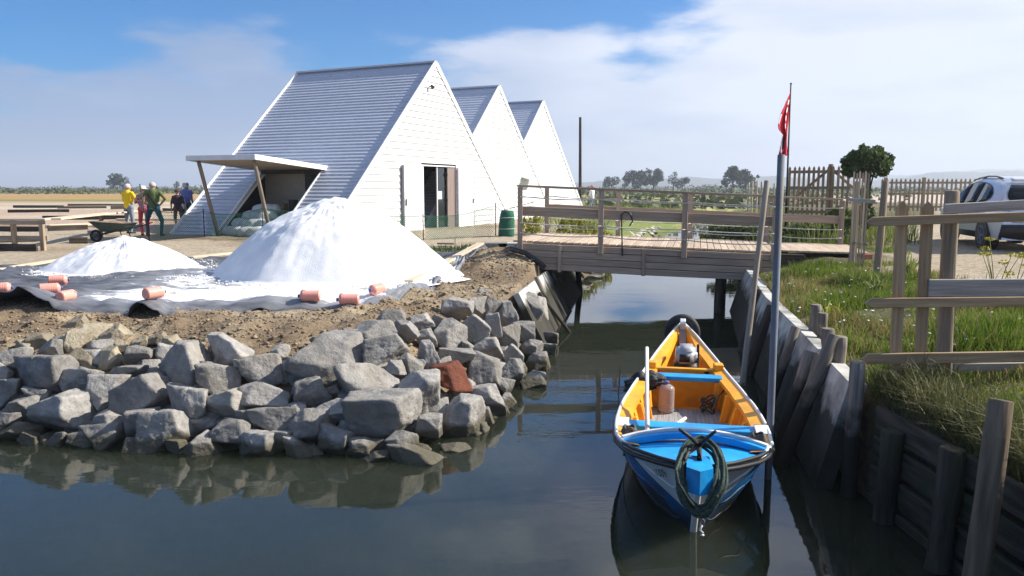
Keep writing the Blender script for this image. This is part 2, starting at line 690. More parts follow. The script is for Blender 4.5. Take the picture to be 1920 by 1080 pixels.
def ground_colour(X, Y):
    dl, dr, zl, zr = ground_parts(X, Y)
    L = (zl >= zr)
    c = np.zeros(X.shape + (3,))
    dist = np.hypot(X, Y)
    n1, n2, n3 = vnoise(X, Y, 2.3, 11), vnoise(X, Y, .6, 12), vnoise(X, Y * 3, 22, 13)

    def blend(c, col, m):
        m = np.clip(m, 0, 1)[..., None]
        return c * (1 - m) + np.array(col) * m
    # left side
    a = np.zeros_like(c) + np.array((.40, .335, .245))
    a = blend(a, (.29, .225, .155), (n1 - .45) * 2.2)
    soil = np.clip((3.4 + (n1 - .5) * 1.2 - dl) / .6, 0, 1) * (Y < 24)
    a = blend(a, (.215, .16, .105), soil)
    a = blend(a, (.34, .27, .18), soil * np.clip((n2 - .55) * 4, 0, 1))
    a = blend(a, (.12, .10, .075), np.clip((.9 - dl) / .6, 0, 1))
    # salt pans behind
    pan = np.clip((Y - 29) / 4, 0, 1) * np.clip((-X - 4) / 5, 0, 1)
    a = blend(a, (.44, .33, .25), pan)
    a = blend(a, (.50, .44, .33), pan * np.clip((vnoise(X, Y * 4, 16, 21) - .55) * 6, 0, 1))
    dry = np.clip((Y - 84) / 12, 0, 1)
    a = blend(a, (.19, .20, .06), dry)
    a = blend(a, (.40, .25, .105), np.clip((Y - 98) / 14, 0, 1))
    a = blend(a, (.30, .22, .09), np.clip((Y - 98) / 14, 0, 1) * np.clip((n3 - .5) * 3, 0, 1))
    a = blend(a, (.10, .12, .05), np.clip((Y - 200) / 30, 0, 1))
    # meadow to the left of the far canal
    mead = np.clip((X - 1 + (Y - 24) * .02) / 3, 0, 1) * np.clip((Y - 23) / 3, 0, 1)
    a = blend(a, (.15, .18, .055), mead)
    a = blend(a, (.36, .33, .13), mead * np.clip((vnoise(X * .4, Y * 2, 14, 31) - .42) * 5, 0, 1) * np.clip((Y - 45) / 20, 0, 1))
    a = blend(a, (.09, .12, .04), np.clip((Y - 160) / 40, 0, 1) * mead)
    # right side
    b = np.zeros_like(c) + np.array((.40, .33, .235))
    b = blend(b, (.48, .41, .31), (n1 - .4) * 2)
    rx = np.interp(Y, [0, 8, 10, 12, 15, 22, 30, 60], [7.0, 6.9, 6.6, 6.7, 7.6, 11.2, 16, 34])
    gm = np.clip((rx - X + (n2 - .5) * .8) / .5, 0, 1)
    b = blend(b, (.115, .105, .05), gm)
    b = blend(b, (.19, .145, .09), gm * np.clip((n1 - .55) * 4, 0, 1))
    b = blend(b, (.07, .055, .035), np.clip((.55 - dr) / .15, 0, 1))
    b = blend(b, (.52, .44, .37), np.clip((Y - 36) / 4, 0, 1) * (1 - gm))
    b = blend(b, (.11, .13, .05), np.clip((Y - 130) / 40, 0, 1))
    c = np.where(L[..., None], a, b)
    return c


terrain_m = bpy.data.materials.new('terrain')
terrain_m.use_nodes = True
t = terrain_m.node_tree
b_ = t.nodes['Principled BSDF']
b_.inputs['Roughness'].default_value = .95
b_.inputs['Specular IOR Level'].default_value = .15
at = t.nodes.new('ShaderNodeAttribute')
at.attribute_name = 'soil_colour'
ge = t.nodes.new('ShaderNodeNewGeometry')
na = t.nodes.new('ShaderNodeTexNoise')
na.inputs['Scale'].default_value = 9
na.inputs['Detail'].default_value = 9
na.inputs['Roughness'].default_value = .7
t.links.new(ge.outputs['Position'], na.inputs['Vector'])
mra = t.nodes.new('ShaderNodeMapRange')
mra.inputs[1].default_value = .3
mra.inputs[2].default_value = .7
mra.inputs[3].default_value = .55
mra.inputs[4].default_value = 1.4
t.links.new(na.outputs[0], mra.inputs[0])
hsv = t.nodes.new('ShaderNodeHueSaturation')
t.links.new(at.outputs['Color'], hsv.inputs['Color'])
t.links.new(mra.outputs[0], hsv.inputs['Value'])
t.links.new(hsv.outputs[0], b_.inputs['Base Color'])
nb = t.nodes.new('ShaderNodeTexNoise')
nb.inputs['Scale'].default_value = 22
nb.inputs['Detail'].default_value = 10
nb.inputs['Roughness'].default_value = .7
t.links.new(ge.outputs['Position'], nb.inputs['Vector'])
bp = t.nodes.new('ShaderNodeBump')
bp.inputs['Strength'].default_value = .8
bp.inputs['Distance'].default_value = .05
t.links.new(nb.outputs[0], bp.inputs['Height'])
t.links.new(bp.outputs[0], b_.inputs['Normal'])

ground = np_obj('ground', np.stack([GX, GY, GZ], -1).reshape(-1, 3), quads, terrain_m, n=4, sm=True)
tag(ground, 'sandy banks, salt marsh and gravel yard on both sides of the canal', None, None, 'structure')
gc = ground_colour(GX, GY).reshape(-1, 3)
ca = ground.data.color_attributes.new('soil_colour', 'FLOAT_COLOR', 'POINT')
ca.data.foreach_set('color', np.concatenate([gc, np.ones((len(gc), 1))], 1).astype(np.float32).ravel())

# ---- water
water_m = bpy.data.materials.new('canal_water')
water_m.use_nodes = True
t = water_m.node_tree
t.nodes.clear()
out = t.nodes.new('ShaderNodeOutputMaterial')
gl = t.nodes.new('ShaderNodeBsdfGlossy')
gl.inputs['Roughness'].default_value = .015
gl.inputs['Color'].default_value = (1, 1, 1, 1)
df = t.nodes.new('ShaderNodeSubsurfaceScattering')
df.falloff = 'BURLEY'
df.inputs['Scale'].default_value = .7
df.inputs['Radius'].default_value = (.8, 1.0, .7)
df.inputs['Color'].default_value = (.031, .038, .025, 1)
tr = t.nodes.new('ShaderNodeBsdfTransparent')
tr.inputs['Color'].default_value = (.34, .36, .22, 1)
m1 = t.nodes.new('ShaderNodeMixShader')
m1.inputs[0].default_value = .28
m2 = t.nodes.new('ShaderNodeMixShader')
fr = t.nodes.new('ShaderNodeFresnel')
fr.inputs['IOR'].default_value = 1.58
ge = t.nodes.new('ShaderNodeNewGeometry')
mpw = t.nodes.new('ShaderNodeMapping')
mpw.inputs['Scale'].default_value = (1.1, 2.6, 1)
mpw.inputs['Rotation'].default_value = (0, 0, .15)
t.links.new(ge.outputs['Position'], mpw.inputs[0])
nw = t.nodes.new('ShaderNodeTexNoise')
nw.inputs['Scale'].default_value = 2.4
nw.inputs['Detail'].default_value = 3
t.links.new(mpw.outputs[0], nw.inputs['Vector'])
nw2 = t.nodes.new('ShaderNodeTexNoise')
nw2.inputs['Scale'].default_value = .5
nw2.inputs['Detail'].default_value = 2
t.links.new(ge.outputs['Position'], nw2.inputs['Vector'])
mw = t.nodes.new('ShaderNodeMath')
mw.operation = 'MULTIPLY'
mrw = t.nodes.new('ShaderNodeMapRange')
mrw.inputs[1].default_value = .42
mrw.inputs[2].default_value = .62
mrw.inputs[3].default_value = .12
t.links.new(nw2.outputs[0], mrw.inputs[0])
t.links.new(nw.outputs[0], mw.inputs[0])
t.links.new(mrw.outputs[0], mw.inputs[1])
bw = t.nodes.new('ShaderNodeBump')
bw.inputs['Strength'].default_value = .06
bw.inputs['Distance'].default_value = .05
t.links.new(mw.outputs[0], bw.inputs['Height'])
for n_ in (gl, fr):
    t.links.new(bw.outputs[0], n_.inputs['Normal'])
t.links.new(df.outputs[0], m1.inputs[1])
t.links.new(tr.outputs[0], m1.inputs[2])
t.links.new(fr.outputs[0], m2.inputs[0])
t.links.new(m1.outputs[0], m2.inputs[1])
t.links.new(gl.outputs[0], m2.inputs[2])
t.links.new(m2.outputs[0], out.inputs[0])
wat = wobj('canal_water', [(-300, -200, 0), (120, -200, 0), (120, 300, 0), (-300, 300, 0)], [[0, 1, 2, 3]], water_m)
tag(wat, 'still murky green canal water reflecting sky and stones', None, None, 'structure')

# ================================================================== STONE EMBANKMENT
rock_m = bpy.data.materials.new('grey_boulder')


def rock_material(m, c1, c2, c3):
    m.use_nodes = True
    t = m.node_tree
    b = t.nodes['Principled BSDF']
    b.inputs['Roughness'].default_value = .9
    b.inputs['Specular IOR Level'].default_value = .25
    tc_ = t.nodes.new('ShaderNodeTexCoord')
    oi = t.nodes.new('ShaderNodeObjectInfo')
    ge = t.nodes.new('ShaderNodeNewGeometry')
    no = t.nodes.new('ShaderNodeTexNoise')
    no.inputs['Scale'].default_value = 7
    no.inputs['Detail'].default_value = 9
    no.inputs['Roughness'].default_value = .65
    t.links.new(ge.outputs['Position'], no.inputs['Vector'])
    rp = t.nodes.new('ShaderNodeValToRGB')
    rp.color_ramp.elements[0].position = .34
    rp.color_ramp.elements[1].position = .68
    rp.color_ramp.elements[0].color = (*c1, 1)
    rp.color_ramp.elements[1].color = (*c2, 1)
    t.links.new(no.outputs[0], rp.inputs[0])
    # earthy stains
    ns = t.nodes.new('ShaderNodeTexNoise')
    ns.inputs['Scale'].default_value = 2.6
    ns.inputs['Detail'].default_value = 5
    t.links.new(ge.outputs['Position'], ns.inputs['Vector'])
    rs = t.nodes.new('ShaderNodeMapRange')
    rs.inputs[1].default_value = .50
    rs.inputs[2].default_value = .72
    rs.inputs[4].default_value = .6
    t.links.new(ns.outputs[0], rs.inputs[0])
    mx = t.nodes.new('ShaderNodeMix')
    mx.data_type = 'RGBA'
    t.links.new(rs.outputs[0], mx.inputs[0])
    t.links.new(rp.outputs[0], mx.inputs[6])
    mx.inputs[7].default_value = (*c3, 1)
    h = t.nodes.new('ShaderNodeHueSaturation')
    mr_ = t.nodes.new('ShaderNodeMapRange')
    mr_.inputs[3].default_value = .66
    mr_.inputs[4].default_value = 1.2
    t.links.new(oi.outputs['Random'], mr_.inputs[0])
    t.links.new(mr_.outputs[0], h.inputs['Value'])
    t.links.new(mx.outputs[2], h.inputs['Color'])
    # wet, weed-stained foot by the waterline
    sx = t.nodes.new('ShaderNodeSeparateXYZ')
    t.links.new(ge.outputs['Position'], sx.inputs[0])
    ad = t.nodes.new('ShaderNodeMath')
    ad.operation = 'MULTIPLY_ADD'
    t.links.new(ns.outputs[0], ad.inputs[0])
    ad.inputs[1].default_value = -.18
    t.links.new(sx.outputs[2], ad.inputs[2])
    wt = t.nodes.new('ShaderNodeMapRange')
    wt.inputs[1].default_value = .02
    wt.inputs[2].default_value = .08
    wt.inputs[3].default_value = .85
    wt.inputs[4].default_value = 0
    t.links.new(ad.outputs[0], wt.inputs[0])
    mw_ = t.nodes.new('ShaderNodeMix')
    mw_.data_type = 'RGBA'
    t.links.new(wt.outputs[0], mw_.inputs[0])
    t.links.new(h.outputs[0], mw_.inputs[6])
    mw_.inputs[7].default_value = (.085, .075, .045, 1)
    t.links.new(mw_.outputs[2], b.inputs['Base Color'])
    nb = t.nodes.new('ShaderNodeTexNoise')
    nb.inputs['Scale'].default_value = 26
    nb.inputs['Detail'].default_value = 10
    nb.inputs['Roughness'].default_value = .68
    t.links.new(ge.outputs['Position'], nb.inputs['Vector'])
    bp = t.nodes.new('ShaderNodeBump')
    bp.inputs['Strength'].default_value = .85
    bp.inputs['Distance'].default_value = .03
    t.links.new(nb.outputs[0], bp.inputs['Height'])
    t.links.new(bp.outputs[0], b.inputs['Normal'])
    return m


rock_material(rock_m, (.205, .197, .185), (.40, .38, .35), (.28, .245, .195))
rock_tan = rock_material(bpy.data.materials.new('tan_boulder'), (.25, .215, .155), (.38, .33, .24), (.19, .15, .10))
rock_red = rock_material(bpy.data.materials.new('red_brick_boulder'), (.13, .038, .022), (.24, .075, .04), (.10, .045, .03))


def rock_mesh(seed, m, sub=5, npl=7):
    rr = random.Random(seed)
    bm = bmesh.new()
    bmesh.ops.create_icosphere(bm, subdivisions=sub, radius=1.0)
    planes = []
    for k in range(npl):
        n = Vector((rr.gauss(0, 1), rr.gauss(0, 1), rr.gauss(0, 1))).normalized()
        planes.append((n, rr.uniform(.30, .47)))
    for n in ((1, 0, 0), (-1, 0, 0), (0, 1, 0), (0, -1, 0), (0, 0, 1), (0, 0, -1)):
        planes.append(((Vector(n) + Vector((rr.uniform(-.3, .3), rr.uniform(-.3, .3), rr.uniform(-.3, .3)))).normalized(), rr.uniform(.43, .52)))
    off = Vector((seed * 3.1, seed * 1.7, 0))
    for v in bm.verts:
        d = v.co.normalized()
        acc = 0.0
        p = 70.0
        for n, h in planes:
            c_ = n.dot(d) / h
            if c_ > 0:
                acc += c_ ** p
        r = acc ** (-1 / p)
        r *= 1 + .05 * mnoise.noise(d * 2.0 + off) + .03 * mnoise.noise(d * 5 + off) + .022 * mnoise.noise(d * 10 + off) + .010 * mnoise.noise(d * 22 + off)
        v.co = d * r
    # normalise to a unit box
    for k in range(3):
        lo, hi = min(v.co[k] for v in bm.verts), max(v.co[k] for v in bm.verts)
        for v in bm.verts:
            v.co[k] = (v.co[k] - (lo + hi) / 2) / (hi - lo)
    me = bpy.data.meshes.new('stone')
    bm.to_mesh(me)
    bm.free()
    me.materials.append(m)
    return smooth(me)


ROCKS = [rock_mesh(s, rock_m) for s in range(22)]
ROCKS_TAN = [rock_mesh(s + 50, rock_tan) for s in range(5)]
ROCKS_LOW = [rock_mesh(s + 80, rock_m, 4, 8) for s in range(8)]
rock_pale = rock_material(bpy.data.materials.new('pale_slab'), (.44, .41, .36), (.58, .54, .48), (.36, .31, .24))
ROCKS_PALE = [rock_mesh(s + 180, rock_pale, 3, 8) for s in range(6)]

bank = thing('stone_embankment', 'rough grey boulder embankment sloping from the soil bank into the canal', 'embankment', (-2.5, 7.6, 0))


def bank_hit(px, py, lift=.12):
    d = ray(px, py)
    ts = np.arange(5.5, 22, .04)
    X, Y, Z = d.x * ts, d.y * ts, HC + d.z * ts
    dl = sdist(X, Y, PL, True)
    zz = np.interp(dl, [-1, 0, .9, 1.45, 2.2, 4], [-.7, -.12, .44, .72, .84, .85]) + lift
    k = np.argmax(Z < zz)
    return Vector((X[k], Y[k], Z[k])), float(ts[k])


RK = [  # centre and size of the boulders that can be told apart: px, py, w, h
 (86,705,110,90),(150,718,84,56),(205,735,84,76),(15,735,52,50),(28,678,56,48),(120,776,114,84),(193,820,96,60),(275,740,100,82),(343,684,104,84),
 (430,652,82,62),(355,760,76,82),(412,717,82,68),(492,697,74,62),(430,760,84,62),(500,744,98,56),(314,810,96,88),(379,838,76,54),(430,810,92,50),
 (482,832,88,54),(520,788,92,50),(265,795,62,60),(258,664,54,32),(98,652,42,30),(35,770,70,44),
 (35,812,74,38),(107,827,48,36),(60,824,40,32),(210,788,80,46),(252,838,40,36),(249,696,50,30),(527,658,34,22),(2,700,44,44),
 (618,674,156,100),(690,715,124,80),(715,781,138,102),(578,800,96,66),(587,739,68,62),(630,770,76,46),(626,826,78,58),(785,741,92,88),
 (863,785,84,90),(911,752,82,60),(905,700,78,72),(844,637,66,72),(804,674,44,64),(767,685,52,46),(722,655,90,52),(700,628,88,48),(765,626,48,48),
 (730,597,64,32),(789,607,52,34),(855,580,68,46),(893,576,36,40),(893,615,64,50),(911,656,64,42),(800,635,40,36),(822,606,36,34),(922,576,32,40),
 (941,557,38,26),(948,526,30,26),(907,552,28,24),(950,593,44,58),(924,611,36,48),(956,637,46,54),(978,624,56,42),(993,592,50,80),(1011,585,38,56),
 (963,670,46,50),(957,700,48,54),(993,655,48,38),(1007,685,56,46),(996,718,54,46),(1030,637,38,32),(1022,659,44,32),(804,798,54,44),(911,785,34,40),
 (774,852,112,46),(707,858,54,22),(855,846,60,30),(755,828,60,34),(855,668,70,30),(881,630,30,30),(863,733,34,40),(948,724,38,34),(948,752,40,30),
 (680,840,70,40),(560,838,70,40),(530,826,50,40),(470,786,60,36),(680,760,40,40),(745,690,40,30),(660,628,40,26),(560,690,50,34),(455,690,40,30),
 (300,724,40,36),(160,750,50,36),(330,838,40,30),(150,826,50,34),(10,790,50,40),(70,740,50,36),(380,690,40,30),(560,770,44,36),(830,690,36,40),(880,660,40,34)]
RKT = [(207,672,54,42),(160,673,60,40),(47,650,32,28),(175,624,58,36),(216,627,52,36),(264,641,34,26),(299,634,32,24),(142,640,38,44),(148,605,36,32),(120,640,30,22),(320,640,30,20),(230,648,34,26),(600,640,40,20),(75,640,40,30)]


def put_rock(px, py, w, h, meshes, extra=1.0, name='stone', lift=.12):
    P, tdist = bank_hit(px, py, lift)
    k = tdist * 1.0 / FPX
    sx, sz = w * k * extra, h * k * extra * 1.08
    sy = (sx * .45 + sz * .55) * rng.uniform(.9, 1.15)
    me = meshes[rng.randrange(len(meshes))]
    # rotate the shape by right angles for variety, then fit its box to the measured size
    M = (Matrix.Translation(P) @ Matrix.Rotation(rng.uniform(-.25, .25), 4, 'Z') @ Matrix.Rotation(rng.uniform(-.22, .22), 4, 'Y')
         @ Matrix.Rotation(rng.uniform(-.2, .1), 4, 'X') @ Matrix.Diagonal((sx * rng.choice((-1, 1)), sy, sz, 1)))
    o = newobj(name, me, None, bank, M)
    return o


for a in RK:
    put_rock(*a, ROCKS, lift=.24 if a[0] > 870 and a[1] < 625 else .12)
for a in RKT:
    put_rock(*a, ROCKS_TAN, lift=.04)
o = put_rock(846, 711, 76, 62, [rock_mesh(131, rock_red)], lift=.22)
o['label'] = 'dark red broken stone among the grey ones'
# smaller stones that fill the gaps and lie under water
for k in range(250):
    s = rng.uniform(0, 1)
    if k < 190:
        px, py = rng.uniform(-60, 1020), rng.uniform(640, 870)
        if px > 780 and py < 640 + (960 - px) * .1:
            continue
    else:
        px, py = rng.uniform(-60, 900), rng.uniform(850, 900)
    P, td = bank_hit(px, py, -.04 if k < 190 else -.22)
    if k < 190 and (P.x > .9 or P.z > .75):
        continue
    r = rng.uniform(.14, .34)
    M = Matrix.Translation(P) @ Matrix.Rotation(rng.uniform(0, 6.3), 4, 'Z') @ Matrix.Rotation(rng.uniform(-.5, .5), 4, 'X') @ Matrix.Diagonal((r * 1.2, r, r * .8, 1))
    newobj('stone', ROCKS_LOW[k % len(ROCKS_LOW)], None, bank, M)

# crumbs of earth on the bare bank (nobody could count them)
lump = []
base = bmesh.new()
bmesh.ops.create_icosphere(base, subdivisions=1, radius=1.0)
bv = np.array([v.co[:] for v in base.verts])
bf = np.array([[v.index for v in f.verts] for f in base.faces])
base.free()


def lumps(name, pts, sizes, m, squash=.65):
    n = len(pts)
    co = np.repeat(bv[None], n, 0) * (1 + nrg.uniform(-.5, .5, (n, len(bv), 1)))
    an = nrg.uniform(0, 6.28, n)
    ca_, sa_ = np.cos(an)[:, None], np.sin(an)[:, None]
    sc = np.stack([sizes * nrg.uniform(.7, 1.5, n), sizes * nrg.uniform(.7, 1.3, n), sizes * squash * nrg.uniform(.7, 1.2, n)], -1)
    co = co * sc[:, None, :]
    co = np.stack([co[..., 0] * ca_ - co[..., 1] * sa_, co[..., 0] * sa_ + co[..., 1] * ca_, co[..., 2]], -1) + pts[:, None, :]
    f = (bf[None] + (np.arange(n) * len(bv))[:, None, None]).reshape(-1, 3)
    return np_obj(name, co.reshape(-1, 3), f, m)


soil_m = mat('earth_crumbs', (.13, .095, .06), (.33, .25, .16), .95, 5, space='World', bump=.4, bscale=40)
n = 46000
X = nrg.uniform(-8.5, 1.0, n)
Y = nrg.uniform(7.8, 17.5, n)
dl = sdist(X, Y, PL, True)
keep = ((dl > 1.15) | ((Y > 12) & (dl > .75))) & (dl < 3.5 + .5 * nrg.normal(size=n)) & (nrg.uniform(size=n) < np.clip(1.25 - np.abs(dl - 2.2) * .35, .15, 1)) & ((Y < 12.2) | (dl < 2.6))
X, Y = X[keep], Y[keep]
sz = np.minimum(.038, .0078 * np.exp(nrg.normal(size=len(X)) * .62)) * (.6 + .8 * vnoise(X, Y, .5, 91))
o = lumps('earth_crumbs', np.stack([X, Y, ground_z(X, Y) + sz * .25], -1), sz, soil_m)
tag(o, 'loose brown clods and crumbs of earth along the bank top', None, None, 'stuff')

# ================================================================== TARPAULIN, SALT
tarp_m = bpy.data.materials.new('salt_stained_sheet')
tarp_m.use_nodes = True
t = tarp_m.node_tree
b_ = t.nodes['Principled BSDF']
b_.inputs['Roughness'].default_value = .5
ge = t.nodes.new('ShaderNodeNewGeometry')
mpt = t.nodes.new('ShaderNodeMapping')
mpt.inputs['Scale'].default_value = (.6, 2.6, 1)
t.links.new(ge.outputs['Position'], mpt.inputs[0])
nz = t.nodes.new('ShaderNodeTexNoise')
nz.inputs['Scale'].default_value = 2.6
nz.inputs['Detail'].default_value = 10
nz.inputs['Roughness'].default_value = .7
t.links.new(mpt.outputs[0], nz.inputs['Vector'])
at = t.nodes.new('ShaderNodeAttribute')
at.attribute_name = 'salt'
ad = t.nodes.new('ShaderNodeMath')
ad.operation = 'ADD'
t.links.new(nz.outputs[0], ad.inputs[0])
t.links.new(at.outputs['Fac'], ad.inputs[1])
r1 = t.nodes.new('ShaderNodeValToRGB')
e = r1.color_ramp.elements
e[0].position, e[0].color = .30, (.03, .032, .039, 1)
e[1].position, e[1].color = .52, (.11, .115, .13, 1)
k = e.new(.78)
k.color = (.23, .24, .26, 1)
k = e.new(.86)
k.color = (.80, .80, .80, 1)
t.links.new(ad.outputs[0], r1.inputs[0])
t.links.new(r1.outputs[0], b_.inputs['Base Color'])

FE = np.array([(-30, 10.8), (-9, 10.75), (-7.6, 10.75), (-6.9, 10.55), (-6.3, 10.35), (-5.6, 10.3), (-4.75, 10.05), (-4, 10.35), (-3, 10.5), (-2.2, 10.55), (-1.75, 11.5), (-1.35, 12.9), (-.8, 15.5), (-.45, 17.4), (.2, 18.4)])
nxs, nys = 260, 130
xs = np.linspace(-14.5, .15, nxs)
fy = np.interp(xs, FE[:, 0], FE[:, 1])
by_ = np.interp(xs, [-15, -9, -6, -3, -1, .2], [15.6, 16.3, 18.3, 19.4, 20.2, 20.4])
T = np.linspace(0, 1, nys)[:, None]
TX = np.repeat(xs[None], nys, 0)
TY = fy[None] * (1 - T) + by_[None] * T
TZ = ground_z(TX, TY) + .055
TZ += (vnoise(TX * .5, TY * 1.4, .8, 41) - .5) * .09 + (vnoise(TX, TY * 2.2, .3, 42) - .5) * .05 + (vnoise(TX * 1.5, TY * 4, .22, 44) - .5) * .04 + (vnoise(TX * .7 + TY * .3, TY * 3, .33, 45) - .5) * .04
edge = np.clip(1 - T * 7, 0, 1)
lift = np.interp(xs, [-9, -7.9, -7.2, -6.75, -6.5, -5.9, -5.2, -4.95, -4.8, -4.5, -3.9, -3.55, -3.4, -3.2, -2, 0], [.02, .03, .12, .24, .16, .03, .02, .17, .18, .02, .02, .06, .08, .03, .05, .03])
TZ += edge * lift[None]
TZ -= np.clip(1 - T * 30, 0, 1) * np.where(lift[None] < .1, .09, 0)
tarp = np_obj('plastic_sheet', np.stack([TX, TY, TZ], -1).reshape(-1, 3),
              (lambda q: np.stack([q[:-1, :-1], q[:-1, 1:], q[1:, 1:], q[1:, :-1]], -1).reshape(-1, 4))(np.arange(nxs * nys).reshape(nys, nxs)), tarp_m, n=4, sm=True)
tag(tarp, 'wrinkled black plastic sheet dusted with salt under the salt heaps', 'plastic sheet')
d1 = np.hypot(TX + 3.2, (TY - 13.4)) - 2.7
s1 = np.clip(.30 - d1 * .26, -.05, .34)
s1 += np.where((TY < 12.2) & (TX > -6.8), .10, 0) + np.exp(-((TX + 5.2) ** 2 / 3 + (TY - 11.2) ** 2 / .5)) * .17
s1 += np.exp(-((np.hypot(TX + 7.75, TY - 15.5) - 1.45) / .25) ** 2) * .10
s1 *= np.clip(T * 12, 0, 1)
fa = tarp.data.attributes.new('salt', 'FLOAT', 'POINT')
fa.data.foreach_set('value', s1.astype(np.float32).ravel())
md = tarp.modifiers.new('thickness', 'SOLIDIFY')
md.thickness = .006


def salt_heap(name, label, cx, cy, r, h, seed, sx=1.0, flat=.12):
    nr, na_ = 110, 260
    rr_ = np.linspace(0, 1.12, nr)[:, None]
    an = np.linspace(0, 2 * np.pi, na_, endpoint=False)[None]
    wob = 1 + .07 * np.sin(an * 2 + seed) + .045 * np.sin(an * 3 + seed * 2.1) + .03 * np.sin(an * 7 + seed)
    X = cx + np.cos(an) * rr_ * r * wob * sx
    Y = cy + np.sin(an) * rr_ * r * wob
    q = np.repeat(rr_, na_, 1)
    p = 1 - q ** flat
    p = np.where(q > .93, np.maximum(p, .09 * np.clip((1.12 - q) / .19, 0, 1) ** 1.5), p)
    Z = ground_z(np.full_like(X, cx), np.full_like(Y, cy)) + .02 + h * p
    slope = np.clip(1.1 - q, 0, 1)
    Z += slope * ((vnoise(X, Y, .8, seed) - .5) * .12 + (vnoise(X, Y, .28, seed + 1) - .5) * .07 + (vnoise(X, Y, .1, seed + 2) - .5) * .045)
    Z += slope * .035 * (vnoise(an * 9 + 0 * q, q * .6, .35, seed + 3) - .5) * (q > .2)
    Z = np.maximum(Z, .82)
    ii = np.arange(nr * na_).reshape(nr, na_)
    jj = np.roll(ii, -1, 1)
    f = np.stack([ii[:-1], jj[:-1], jj[1:], ii[1:]], -1).reshape(-1, 4)
    f = f[:, ::-1] if False else f
    o = np_obj(name, np.stack([X, Y, Z], -1).reshape(-1, 3), f, salt_m, origin=(cx, cy, .85), n=4, sm=True)
    return tag(o, label, 'salt heap', 'salt heaps on the plastic sheet')


salt_heap('salt_heap', 'tall steep heap of white salt in front of the white huts', -3.36, 14.7, 2.26, 1.47, 3, 1.04, 1.6)
salt_heap('salt_heap', 'small low heap of white salt left of the tall heap', -7.75, 15.55, 1.46, .70, 8, 1.0, 1.45)
# crumbs of salt around the heaps
n = 5200
an = nrg.uniform(0, 6.28, n)
q = nrg.uniform(.92, 1.22, n) + np.abs(nrg.normal(size=n)) * .05
big = nrg.uniform(size=n) < .75
X = np.where(big, -3.36 + np.cos(an) * q * 2.35, -7.75 + np.cos(an) * q * 1.5)
Y = np.where(big, 14.7 + np.sin(an) * q * 2.26, 15.55 + np.sin(an) * q * 1.5)
ok = (Y > 10.9) & (X < -1.9) & ((X < -2.3) | (Y > 12))
X, Y = X[ok], Y[ok]
sz = np.minimum(.022, .005 * np.exp(nrg.normal(size=len(X)) * .6))
o = lumps('salt_crumbs', np.stack([X, Y, ground_z(X, Y) + .07], -1), sz, salt_m, .7)
tag(o, 'loose white salt crumbs scattered round the heaps', None, None, 'stuff')

# ---- jugs of pinkish water that hold the sheet down
jug_m = bpy.data.materials.new('pink_jug_plastic')
jug_m.use_nodes = True
b_ = jug_m.node_tree.nodes['Principled BSDF']
b_.inputs['Base Color'].default_value = (.82, .36, .28, 1)
b_.inputs['Roughness'].default_value = .22
b_.inputs['Subsurface Weight'].default_value = .5
b_.inputs['Subsurface Radius'].default_value = (.05, .02, .015)
b_.inputs['Coat Weight'].default_value = .5
jug_top = mat('clear_jug_shell', (.72, .50, .44), rough=.2)
cap_m = mat('jug_cap', (.10, .10, .30), rough=.4)


def lathe(prof, seg=20):
    vs_, fs = [], []
    for x, r in prof:
        for k in range(seg):
            a = 2 * math.pi * k / seg
            vs_.append((x, r * math.cos(a), r * math.sin(a)))
    for i in range(len(prof) - 1):
        for k in range(seg):
            l = (k + 1) % seg
            fs.append([i * seg + k, i * seg + l, (i + 1) * seg + l, (i + 1) * seg + k])
    fs.append(list(range(seg))[::-1])
    fs.append([(len(prof) - 1) * seg + k for k in range(seg)])
    return vs_, fs


prof = [(-.165, .045), (-.172, .06), (-.165, .078), (-.15, .086)]
for k in range(7):
    x0 = -.14 + k * .03
    prof += [(x0, .087), (x0 + .012, .083), (x0 + .018, .083)]
prof += [(.08, .087), (.10, .080), (.122, .055), (.132, .03), (.14, .024)]
jv, jf = lathe(prof)
jug_me = smooth(mesh_of('jug_body', jv, jf, jug_m))
cv, cf = lathe([(.138, .024), (.14, .028), (.163, .028), (.166, .022)], 14)
cap_me = smooth(mesh_of('cap', cv, cf, cap_m))
hv, hf = tube_data([(.128, .028, .0), (.12, .06, .035), (.10, .075, .05), (.06, .082, .03)], .007, 6)
han_me = smooth(mesh_of('handle', hv, hf, jug_m))
JUGS = [(580, 572, .05, 'pink water jug on the sheet edge below the tall heap, left of a matching pair', R(184)),
        (652, 573, .05, 'pink water jug lying crosswise, right of a matching pair below the tall heap', R(186)),
        (705, 557, .05, 'pink water jug pointing its cap at the camera near the plank end', R(245)),
        (293, 581, .19, 'single pink water jug on a lifted fold of black sheet', R(62)),
        (128, 571, .10, 'pink water jug lying end-on, nearest of the left cluster', R(80)),
        (97, 557, .08, 'pink water jug in the middle of the left cluster of three', R(32)),
        (112, 536, .07, 'palest pink water jug at the back of the left cluster', R(18)),
        (4, 557, .09, 'pink water jug at the left edge of the picture', R(22)),
        (887, 478, .06, 'far pink water jug beside the grey concrete blocks', R(4))]
for px, py, up, lab, rz in JUGS:
    P = G(px, py, .87)
    z = gz(P.x, P.y) + up + .072
    j = thing('water_jug', lab, 'jug', (P.x, P.y, z), rz, 'pink water jugs on the plastic sheet')
    j.matrix_basis = j.matrix_basis @ Matrix.Rotation(rng.uniform(0, 6), 4, 'X') @ Matrix.Scale(.93, 4)
    for nm, me in (('jug_body', jug_me), ('cap', cap_me), ('handle', han_me)):
        o = bpy.data.objects.new(nm, me)
        COL.objects.link(o)
        o.parent = j


def plank(label, p, q, w, h, m, group=None, name='loose_plank'):
    o = beam(name, p, q, w, h, m)
    return tag(o, label, 'plank', group)


